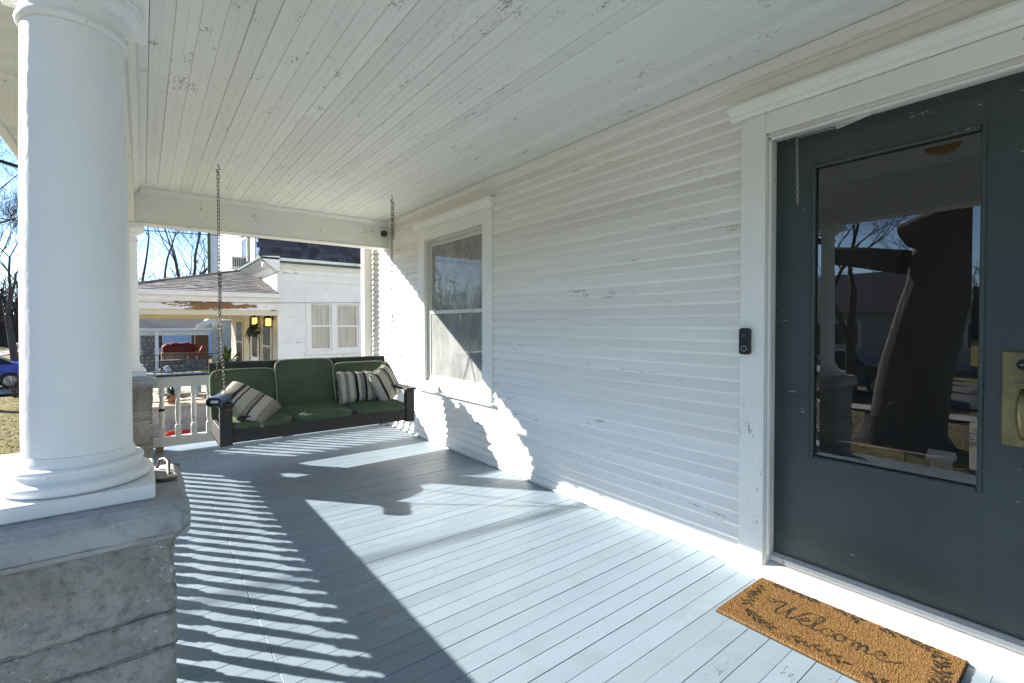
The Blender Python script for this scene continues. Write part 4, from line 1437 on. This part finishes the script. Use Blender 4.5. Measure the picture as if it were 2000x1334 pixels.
MB().prism([(NY - .001, 2.741), (NY - .06, 2.745), (NY - .10, 2.80), (NY - .24, 2.86), (NY - .001, 2.90)], 0, 2.50, 10.5).build('cornice', 'white_far', nb)
MB().box(2.46, 10.5, NY - .262, NY - .225, 2.862, 2.925, .004).build('green_fascia', 'green_trim', nb)
MB().box(2.44, 10.5, NY - .34, NY - .263, 2.926, 2.995, .01).build('gutter', 'white_far', nb)
# side window, two sashes with curtains
wf = MB()
wf.box(WY0, WY0 + .10, NY - .03, NY + .02, WZ0, WZ1, .004).box(WY1 - .10, WY1, NY - .03, NY + .02, WZ0, WZ1, .004).box(4.30, 4.42, NY - .03, NY + .02, WZ0, WZ1, .004)
for a, b in ((WY0 + .10, 4.30), (4.42, WY1 - .10)):
    wf.box(a, b, NY - .029, NY + .02, WZ1 - .10, WZ1, .004).box(a, b, NY - .029, NY + .02, WZ0, WZ0 + .08, .004)
nw = wf.build('window', 'white_far', nb)
MB().box(WY0 - .03, WY1 + .03, NY - .07, NY - .0305, WZ0 - .04, WZ0 + .012, .004).build('sill', 'white_far', nw)
for a, b in ((WY0 + .101, 4.299), (4.421, WY1 - .101)):
    for (z0, z1, yo) in ((WZ0 + .081, 1.20, .0), (1.16, WZ1 - .101, .02)):
        s = MB()
        s.box(a, a + .05, NY + yo, NY + yo + .02, z0, z1, .002).box(b - .05, b, NY + yo, NY + yo + .02, z0, z1, .002)
        s.box(a + .05, b - .05, NY + yo + .0005, NY + yo + .02, z0, z0 + .05, .002).box(a + .05, b - .05, NY + yo + .0005, NY + yo + .02, z1 - .04, z1, .002)
        s.build('sash', 'white_far', nw)
        MB().box(a + .049, b - .049, NY + yo + .008, NY + yo + .011, z0 + .049, z1 - .039).build('pane', 'far_glass', nw)
    P = []
    for i in range(81):
        xx = a + (b - a) * i / 80
        P.append([(xx, NY + .10 + .02 * math.sin(xx * 60) + .01 * math.sin(xx * 23), zz) for zz in (WZ0 + .1, 1.2, WZ1 - .1)])
    MB().grid(P).build('curtain', 'curtain_far', nw, smooth=True)
MB().box(3.5, 5.3, NY + .5, NY + .52, .2, 2.2).build('room_back', 'interior', nb)
# gambrel lower slope with single shingles
RY0, RZ0, RY1, RZ1 = NY - .31, 2.996, NY + .75, 5.60
MB().add([(2.46, RY0, RZ0), (10.5, RY0, RZ0), (10.5, RY1, RZ1), (2.46, RY1, RZ1)], [(0, 1, 2, 3)]).build('roof_slope', 'shingle_dark', nb)
rs = nb
sl = Vector((0, RY1 - RY0, RZ1 - RZ0)); SL = sl.length; sl.normalize()
nrm = Vector((0, -sl.z, sl.y))
rsh = thing('shingle_holder', (0, 0, 0)) if False else None
slope_o = [o for o in nb.children if o.name.startswith('roof_slope')][0]
cnt = 0
for row in range(9):
    x = 2.44 + random.uniform(-.1, 0)
    s0 = row * .125
    while x < 6.2:
        w = random.uniform(.16, .30)
        b0 = Vector((0, RY0, RZ0)) + sl * (s0 - .015) + nrm * .012
        b1 = Vector((0, RY0, RZ0)) + sl * (s0 + .145) + nrm * .004
        th_ = random.choice([.004, .012])
        x0, x1 = x + .002, x + w - .002
        vs = [(x0, b0.y, b0.z), (x1, b0.y, b0.z), (x1, b1.y, b1.z), (x0, b1.y, b1.z)]
        up = [(a, p + nrm.y * th_, q + nrm.z * th_) for a, p, q in vs]
        MB().add(vs + up, [(4, 5, 6, 7), (0, 1, 5, 4), (1, 2, 6, 5), (3, 0, 4, 7)]).build('shingle', 'shingle_blue', slope_o)
        x += w; cnt += 1
mb = MB()
for row in range(9, 21):
    x = 2.44 + random.uniform(-.1, 0)
    s0 = row * .125
    while x < 6.2:
        w = random.uniform(.16, .30)
        b0 = Vector((0, RY0, RZ0)) + sl * (s0 - .015) + nrm * .016
        b1 = Vector((0, RY0, RZ0)) + sl * (s0 + .12) + nrm * .006
        mb.add([(x, b0.y, b0.z), (x + w - .004, b0.y, b0.z), (x + w - .004, b1.y, b1.z), (x, b1.y, b1.z)], [(0, 1, 2, 3)])
        x += w
mb.build('shingle_field', 'shingle_blue', slope_o, kind='stuff')
# front (street) wall with gable above the porch roof
FX = 2.87
fw = MB()
lap_wall(fw, 1, FX, NY + .0, 21.4, 2.2, 5.9, .075, -1)
fw.build('gable_wall', 'white_far', nb)
fw = MB()
lap_wall(fw, 1, FX, NY + .0, 22.4, NG, 2.2, .075, -1)
fw.build('porch_wall', 'cream_far', nb)
MB().box(FX + .001, FX + .1, NY + .13, 22.4, NG, 5.9).build('front_sheathing', 'white_far', nb)
P = []
for i in range(13):
    s = i / 12
    P.append([(FX - .62 * s * s, 21.4 + 1.9 * s, zz) for zz in (2.2, 5.9)])
MB().grid(P).build('gable_flare', 'white_far', nb, smooth=True)
MB().box(FX - .72, FX - .60, 23.3, 23.42, 1.6, 5.9).build('flare_trim', 'green_trim', nb)
for (a, b) in ((15.6, 17.0), (18.0, 19.5)):
    w = MB().box(FX - .04, FX, a, b, 3.25, 5.2).build('gable_window', 'green_trim', nb)
    MB().box(FX - .055, FX - .0405, a + .16, b - .16, 3.40, 5.05).build('pane', 'car_dark', w)
    MB().box(FX - .075, FX - .056, a + .12, a + .20, 3.35, 5.1).box(FX - .075, FX - .056, b - .2, b - .12, 3.35, 5.1).box(FX - .074, FX - .056, a + .2, b - .2, 4.18, 4.26).build('sash', 'white_far', w)
MB().prism([(FX - .001, 2.62), (FX - .10, 2.66), (FX - .26, 2.80), (FX - .42, 2.93), (FX - .42, 3.00), (FX - .001, 3.03)], 1, NY - .34, 17.6).build('cornice_return', 'white_far', nb)
MB().box(FX - .46, FX - .421, NY - .35, 17.6, 2.94, 3.01, .004).build('return_trim', 'green_trim', nb)
ac = thing('air_conditioner', (2.6, 18.7, 3.12), 'white window air conditioner jutting from the neighbouring gable', 'air conditioner')
MB().box(2.38, 2.86, 18.45, 19.1, 3.14, 3.55, .02).build('case', 'white_far', ac)
for k in range(7):
    MB().box(2.43 + k * .055, 2.46 + k * .055, 18.435, 18.4495, 3.20, 3.49).build('louvre', 'dark_metal', ac)
# porch roof, hipped
A = (2.86, 13.68, 2.035); AP = (2.86, 18.0, 3.075); C0 = (-.58, 13.68, 2.035); AP2 = (2.86, 18.6, 3.075); C1 = (-.58, 22.9, 2.035); D1 = (2.86, 22.9, 2.035)
HIPX = 2.86
rf_ = MB().add([A, C0, AP, AP2, C1, D1], [(0, 2, 1), (1, 2, 3, 4), (4, 3, 5)]).build('porch_roof', 'shingle_grey', nb)
mb = MB()
nc = 20
for row in range(nc):
    t0, t1 = row / nc, (row + 1.1) / nc
    y0, y1 = 13.68 + (18.0 - 13.68) * t0, 13.68 + (18.0 - 13.68) * min(1, t1)
    z0, z1 = 2.035 + 1.04 * t0, 2.035 + 1.04 * min(1, t1)
    xl0 = -.58 + 3.44 * t0
    x = xl0
    while x < 2.85:
        w = random.uniform(.15, .34)
        x2 = min(x + w, 2.85)
        h0 = random.choice([.012, .022])
        xl1 = -.58 + 3.44 * min(1, t1)
        mb.add([(x, y0 - .01, z0 + h0), (x2 - .006, y0 - .01, z0 + h0), (max(x2 - .006, xl1), y1, z1 + .006), (max(x, xl1), y1, z1 + .006), (x, y0 - .01, z0), (x2 - .006, y0 - .01, z0)], [(0, 1, 2, 3), (4, 5, 1, 0)])
        x = x2 + .0001 if x2 < 2.85 else 3
mb.build('shingle_courses', 'shingle_grey', rf_, kind='stuff')
MB().tube([(C0[0], C0[1], C0[2] + .015), (AP[0], AP[1], AP[2] + .015)], .035, 6).build('hip_cap', 'shingle_grey', nb)
MB().prism([(13.58, 1.93), (13.58, 2.03), (13.69, 2.03), (13.69, 1.92), (13.62, 1.90)], 0, -.66, 2.862).build('porch_gutter', 'white_far', nb)
MB().box(-.60, 2.862, 13.695, 13.74, 1.785, 2.02, .003).build('porch_fascia', 'white_far', nb)
MB().box(-.50, 2.862, 13.741, 13.88, 1.585, 1.80, .004).build('porch_frieze', 'peel_far', nb)
MB().box(-.46, 2.860, 13.80, 13.95, 1.46, 1.584, .004).build('porch_beam', 'cream_far', nb)
MB().box(-.46, -.30, 13.96, 22.6, 1.46, 1.95, .004).build('porch_beam', 'cream_far', nb)
MB().box(-.29, 2.860, 22.45, 22.6, 1.46, 1.95, .004).build('porch_beam', 'cream_far', nb)
MB().box(-.30, 2.860, 13.96, 22.44, 1.60, 1.63).build('porch_ceiling', 'cream_far', nb)
MB().box(-.50, 2.865, 14.02, 22.6, NG - .1, -.76).build('porch_base', 'concrete', nb)
MB().box(-.55, 2.865, 13.96, 22.65, -.758, -.72, .006).build('porch_slab', 'tan_concrete', nb)
for yy in (14.1, 22.45):
    MB().box(-.45, -.31, yy - .07, yy + .07, -.719, 1.459, .006).build('porch_post', 'white_far', nb)
# porch back wall: door, windows
def pwin(y0, y1, z0, z1):
    w = MB().box(FX - .05, FX - .013, y0, y1, z0, z1, .005).build('window', 'cream_far', nb)
    MB().box(FX - .058, FX - .0505, y0 + .12, y1 - .12, z0 + .12, (z0 + z1) / 2 - .03).build('pane', 'car_dark', w)
    MB().box(FX - .058, FX - .0505, y0 + .12, y1 - .12, (z0 + z1) / 2 + .03, z1 - .12).build('pane', 'car_dark', w)
pwin(14.6, 15.8, -.25, 1.45); pwin(19.4, 20.9, -.25, 1.45)
dr = MB().box(FX - .05, FX - .013, 16.2, 17.9, -.719, 1.50, .005).build('porch_door', 'white_far', nb)
MB().box(FX - .062, FX - .0505, 16.2, 16.32, -.70, 1.48).box(FX - .062, FX - .0505, 17.78, 17.9, -.70, 1.48).build('door_frame', 'green_trim', dr)
MB().box(FX - .058, FX - .0505, 16.6, 17.5, .2, 1.3).build('pane', 'car_dark', dr)
# iron railings round the neighbouring porch
def iron_rail(y, x0, x1, label):
    t = thing('iron_railing', (x0, y, -.72), label, 'railing', 'black iron railings of the neighbouring porch')
    MB().box(x0, x1, y - .018, y + .018, .070, .095, .004).build('top_bar', 'black_iron', t)
    MB().box(x0, x1, y - .012, y + .012, -.64, -.62, .003).build('bottom_bar', 'black_iron', t)
    n = max(3, int((x1 - x0) / .30))
    for k in range(n + 1):
        x = x0 + .01 + (x1 - x0 - .02) * k / n
        MB().box(x - .008, x + .008, y - .008, y + .008, -.7195 if k in (0, n) else -.6195, .0695).build('picket', 'black_iron', t)
    for k in range(n):
        if k % 2: continue
        x = x0 + (x1 - x0) * (k + .5) / n
        sc_ = [(x + .10 * (1 - s / 26) * math.cos(s * .5), y, -.28 + .16 * (1 - s / 26) * math.sin(s * .5)) for s in range(26)]
        MB().tube(sc_, .006, 4).build('scroll', 'black_iron', t)
iron_rail(14.05, -.28, 2.80, 'black iron railing along the near edge of the neighbouring porch')
iron_rail(22.3, -.28, 2.80, 'black iron railing along the far edge of the neighbouring porch')
# lanterns by the door
def lantern(y, z, label):
    x = 2.68
    t = thing('wall_lantern', (2.80, y, z), label, 'lantern', 'lit wall lanterns on the neighbouring porch')
    MB().tube([(2.805, y, z + .20), (2.74, y, z + .30), (x, y, z + .27), (x, y, z + .20)], .014, 6).box(2.80, 2.8195, y - .05, y + .05, z + .05, z + .28, .003).build('bracket', 'black_iron', t)
    MB().add([(x - .12, y - .12, z + .10), (x + .11, y - .12, z + .10), (x + .11, y + .12, z + .10), (x - .12, y + .12, z + .10), (x, y, z + .21)], [(0, 1, 4), (1, 2, 4), (2, 3, 4), (3, 0, 4), (3, 2, 1, 0)]).build('lantern_roof', 'black_iron', t)
    MB().box(x - .07, x + .07, y - .07, y + .07, z - .10, z + .0995, .004).build('lantern_glass', 'lamp_glow', t)
    for sx in (-1, 1):
        for sy in (-1, 1):
            MB().box(x + sx * .082 - .012, x + sx * .082 + .012, y + sy * .082 - .012, y + sy * .082 + .012, z - .13, z + .0995).build('corner_bar', 'black_iron', t)
    MB().box(x - .10, x + .10, y - .10, y + .10, z - .145, z - .1305).build('lantern_floor', 'black_iron', t)
lantern(16.25, 1.335, 'lit black lantern beside the neighbouring porch door')
lantern(14.25, 1.29, 'lit black lantern by the white corner of the neighbouring porch')
# hanging planter, potted plants, blue lounge chairs
hpn = thing('hanging_planter', (2.45, 14.9, 1.0), 'dark leafy planter hanging from the neighbouring porch ceiling', 'planter')
MB().tube([(2.45, 14.9, 1.599), (2.45, 14.9, 1.05)], .008, 5).build('hanger', 'black_iron', hpn)
MB().lathe(2.45, 14.9, [(.05, .88), (.12, .95), (.14, 1.05)], 14).build('pot', 'black_plastic', hpn)
def leaves(mb, c, n, r, l, seed, droop=.3):
    rd = random.Random(seed)
    for k in range(n):
        a = rd.uniform(0, 6.3); e = rd.uniform(-.2, 1.2)
        L = l * rd.uniform(.6, 1.2)
        d = Vector((math.cos(a) * math.cos(e), math.sin(a) * math.cos(e), math.sin(e)))
        p0 = Vector(c); p1 = p0 + d * L * .6; p2 = p0 + d * L - Vector((0, 0, droop * L * rd.uniform(.2, 1)))
        s = d.cross(Vector((0, 0, 1)))
        s = (s.normalized() if s.length > .01 else Vector((1, 0, 0))) * r
        mb.add([p0, p1 + s, p2, p1 - s], [(0, 1, 2, 3)])
    return mb
leaves(MB(), (2.45, 14.9, 1.05), 40, .035, .34, 3, .9).build('foliage', 'plant_dark', hpn)
def potplant(loc, label, s, mat, seed):
    t = thing('potted_plant', loc, label, 'plant')
    x, y, z = loc
    MB().lathe(x, y, [(.09 * s, z + .001), (.13 * s, z + .22 * s), (.14 * s, z + .24 * s), (.115 * s, z + .24 * s), (.11 * s, z + .2 * s)], 16).build('pot', 'terracotta', t, smooth=True, angle=40)
    leaves(MB(), (x, y, z + .22 * s), 46, .03 * s, .34 * s, seed).build('foliage', mat, t)
potplant((.56, 14.28, -.72), 'dark leafy potted plant on the sunlit neighbouring porch floor', .95, 'plant_dark', 4)
potplant((2.45, 20.2, -.72), 'bright green potted plant by the neighbouring porch wall', 2.2, 'plant_green', 9)
def lounge(loc, rz, label):
    t = thing('lounge_chair', loc, label, 'chair', 'blue lounge chairs on the neighbouring porch')
    t.rotation_euler = (0, 0, rz)
    def part(mb, n):
        o = mb.build(n, 'blue_plastic'); o.parent = t
    part(MB().box(-.30, .30, -.30, .30, .36, .40, .01), 'seat')
    part(MB().prism([(.25, .40), (.45, .80), (.50, .79), (.30, .39)], 0, -.30, .30), 'backrest')
    for sx in (-1, 1):
        part(MB().box(sx * .32 - .05, sx * .32 + .05, -.32, .34, .56, .59, .008), 'armrest')
        for yy in (-.28, .26):
            part(MB().box(sx * .32 - .03, sx * .32 + .03, yy - .03, yy + .03, .002, .559, .004), 'leg')
lounge((.35, 16.6, -.72), R(75), 'pale blue lounge chair near the post of the neighbouring porch')
lounge((.95, 16.0, -.72), R(80), 'pale blue lounge chair next to the potted plant on the neighbouring porch')
# ------------------------------------------------------------------ red sled on the ground between the houses
def tub(name, x, y, z, L, W, Hh, rz, label, cat, mat):
    t = thing(name, (x, y, z), label, cat)
    def ring(s, zz, e=.5):
        out = []
        for k in range(28):
            a = 2 * math.pi * k / 28
            u = math.copysign(abs(math.cos(a)) ** e, math.cos(a)) * L / 2 * s
            v = math.copysign(abs(math.sin(a)) ** e, math.sin(a)) * W / 2 * s
            out.append((x + u * math.cos(rz) - v * math.sin(rz), y + u * math.sin(rz) + v * math.cos(rz), zz))
        return out
    rs_ = [ring(.75, z + .01), ring(.95, z + Hh), ring(1.03, z + Hh), ring(1.03, z + Hh - .02), ring(.93, z + Hh - .03), ring(.72, z + .03)]
    vs = [p for r_ in rs_ for p in r_]
    n = 28
    fs = [(i * n + k, i * n + (k + 1) % n, (i + 1) * n + (k + 1) % n, (i + 1) * n + k) for i in range(5) for k in range(n)] + [tuple(range(n)), tuple(range(5 * n, 6 * n))]
    MB().add(vs, fs).build('shell', mat, t, smooth=True, angle=40)
    return t
tub('plastic_sled', .57, 11.75, gz(.5, 11.75) + .012, 2.0, .55, .26, R(86), 'red plastic sled lying on the ground beyond the railing', 'sled', 'red_plastic')
# side yard between the houses
sheet('side_drive', -1.0, 9.5, 7.6, 13.4, .006, 'pavement')

# ------------------------------------------------------------------ third house, past the neighbouring porch
F = 34.0
fh = thing('stone_porch_house', (0, F, -1.45), 'low grey house with a dark roof and fieldstone porch piers', 'house')
MB().add([(-2.5, F - .3, 1.02), (3.3, F - .3, 1.02), (3.3, F + 4, 2.3), (-2.5, F + 4, 2.3)], [(0, 1, 2, 3)]).build('porch_roof', 'shingle_dark', fh)
mb = MB()
for row in range(22):
    y0 = F - .3 + row * .19; z0 = 1.02 + row * .19 * .298
    x = -2.5
    while x < 3.25:
        w = random.uniform(.2, .45); x2 = min(3.28, x + w)
        mb.add([(x, y0, z0 + .02), (x2 - .01, y0, z0 + .02), (x2 - .01, y0 + .2, z0 + .065), (x, y0 + .2, z0 + .065), (x, y0, z0 + .001), (x2 - .01, y0, z0 + .001)], [(0, 1, 2, 3), (4, 5, 1, 0)])
        x = x2
mb.build('shingle_courses', 'shingle_dark', fh, kind='stuff')
MB().box(-2.5, 3.3, F - .42, F - .31, .90, 1.03, .01).build('gutter', 'white_far', fh)
MB().box(-2.4, 3.2, F - .28, F - .1, .62, .95, .005).build('beam', 'trim_old', fh)
gw = MB()
lap_wall(gw, 0, F + .0, 3.30, 8.0, -1.5, 1.5, .16, -1, .02)
gw.build('gable_wall', 'grey_siding', fh)
MB().add([(3.0, F - .1, 1.501), (8.2, F - .1, 1.501), (5.6, F - .1, 3.4), (3.0, F + 6, 1.501), (8.2, F + 6, 1.501), (5.6, F + 6, 3.4)], [(0, 1, 2), (0, 2, 5, 3), (1, 4, 5, 2)]).build('gable', 'white_far', fh)
MB().add([(2.5, F - .5, .93), (4.5, F - .5, 2.05), (4.5, F - .5, 2.35), (2.5, F - .5, 1.22), (2.5, F - .42, .93), (4.5, F - .42, 2.05), (4.5, F - .42, 2.35), (2.5, F - .42, 1.22)],
         [(0, 1, 2, 3), (7, 6, 5, 4), (0, 4, 5, 1), (3, 2, 6, 7), (0, 3, 7, 4)]).build('rake_board', 'white_far', fh)
MB().box(2.56, 3.28, F + 1.5, F + 1.6, -1.4, .9).build('brown_wall', 'brown_wood', fh)
for k in range(5):
    MB().box(2.60 + k * .14, 2.70 + k * .14, F + 1.47, F + 1.4995, -1.38, .88).build('wall_board', 'brown_wood', fh)
MB().box(-2.5, 2.56, F + 2.4, F + 2.5, -1.4, -.6).build('low_wall', 'interior', fh)
# fieldstone pier and low wall, stone by stone
def stones(x0, x1, y, z0, z1, sz, parent, depth=.5):
    MB().box(x0 + .03, x1 - .03, y + .06, y + depth, z0, z1).build('stone_core', 'mortar', parent)
    z = z0
    rd = random.Random(int((x0 + 10) * 77))
    while z < z1 - .04:
        h = min(sz * rd.uniform(.7, 1.2), z1 - z)
        x = x0
        while x < x1 - .03:
            w = min(sz * rd.uniform(.8, 1.9), x1 - x)
            c = Vector((x + w / 2, y, z + h / 2))
            mb = MB()
            n = 7
            pts = []
            for k in range(n):
                a = 2 * math.pi * (k + rd.uniform(-.2, .2)) / n
                pts.append((c.x + math.copysign(abs(math.cos(a)) ** .6, math.cos(a)) * w * .47, c.z + math.copysign(abs(math.sin(a)) ** .6, math.sin(a)) * h * .46))
            vs = [(p, y + .08, q) for p, q in pts] + [(p, y + .02, q) for p, q in pts] + [(c.x + (p - c.x) * .6, y - rd.uniform(.01, .05), c.z + (q - c.z) * .6) for p, q in pts]
            fs = [(i * n + k, i * n + (k + 1) % n, (i + 1) * n + (k + 1) % n, (i + 1) * n + k) for i in range(2) for k in range(n)] + [tuple(range(2 * n, 3 * n))]
            mb.add(vs, fs).build('stone', 'stone', parent, smooth=True)
            x += w
        z += h
stones(-.12, .52, F - .35, -1.5, .62, .20, fh)
stones(.75, 3.0, F - .25, -1.5, -.86, .22, fh, .3)
MB().box(.74, 3.02, F - .30, F + .08, -.858, -.80, .01).build('wall_cap', 'stone', fh)
MB().box(.53, .70, F - .34, F - .18, -1.5, .92, .01).build('white_post', 'white_far', fh)
# a pale blue house behind it
bl = thing('blue_house', (2.5, 49, -1.5), 'pale blue sided house beyond the stone porch', 'house')
mb = MB(); lap_wall(mb, 0, 49, -2, 6.0, -1.5, 2.2, .2, -1, .03); mb.build('wall', 'blue_siding', bl)
MB().box(-2, 6, 49.001, 55, -1.5, 2.2).build('body', 'blue_siding', bl)
MB().prism([(48.6, 2.2), (52, 4.2), (55.4, 2.2)], 0, -2.4, 6.4).build('roof', 'shingle_dark', bl)
for x in (1.0, 3.55):
    w = MB().box(x - .35, x + .35, 48.92, 48.965, -.8, .9).build('window', 'white_far', bl)
    MB().box(x - .27, x + .27, 48.90, 48.9195, -.7, .8).build('pane', 'car_dark', w)
# covered grill and red chair on the stone porch
cg = thing('covered_grill', (1.6, F + 1.0, -1.45), 'dark red covered grill on a brown stand on the stone porch', 'grill')
mb = MB()
for xx in (.95, 2.55):
    mb.box(xx - .06, xx + .06, F + .75, F + .87, -1.45, -.42)
mb.box(.85, 2.65, F + .7, F + 1.5, -.86, -.40)
mb.build('stand', 'brown_wood', cg)
o = cushion(1.75, .9, .55, 60, exp=.6, puff=.25, wr=.05).build('cover', 'red_cloth', None, smooth=True)
o.parent = cg; o.location = (.15, .1, 1.27)
rc = thing('red_chair', (2.4, F - .05, -.80), 'bright red folding chair by the stone porch wall', 'chair')
MB().box(2.05, 2.60, F - .02, F + .45, -.62, -.56, .01).build('seat', 'red_plastic', rc)
MB().prism([(2.55, -.56), (2.62, -.57), (2.92, -.05), (2.84, -.03)], 1, F - .02, F + .45).build('backrest', 'red_plastic', rc)
for x in (2.1, 2.55):
    for yy in (F + .02, F + .40):
        MB().tube([(x, yy, -1.45), (x, yy, -.62)], .02, 6).build('leg', 'light_metal', rc)

# ------------------------------------------------------------------ overhead wires
def wire(pts, r, label, sag=.0):
    p0, p1 = Vector(pts[0]), Vector(pts[1])
    P = []
    for k in range(25):
        t = k / 24
        P.append(p0.lerp(p1, t) - Vector((0, 0, sag * 4 * t * (1 - t))))
    MB().tube(P, r, 5).build('utility_wire', 'wire', label=label, cat='wire')
wire([(-17.2, 16.4, 8.6), (-.66, 6.22, 2.60)], .017, 'black utility wire reaching the porch eave beside the large column', .02)
wire([(-14, 12.6, 3.6), (2.86, 13.3, 3.42)], .010, 'thin black wire in front of the bare tree and the gable', .3)
wire([(-.6, 13.52, 1.72), (6.5, 13.60, 1.93)], .006, 'black cable strung along the neighbouring porch gutter and wall', .03)
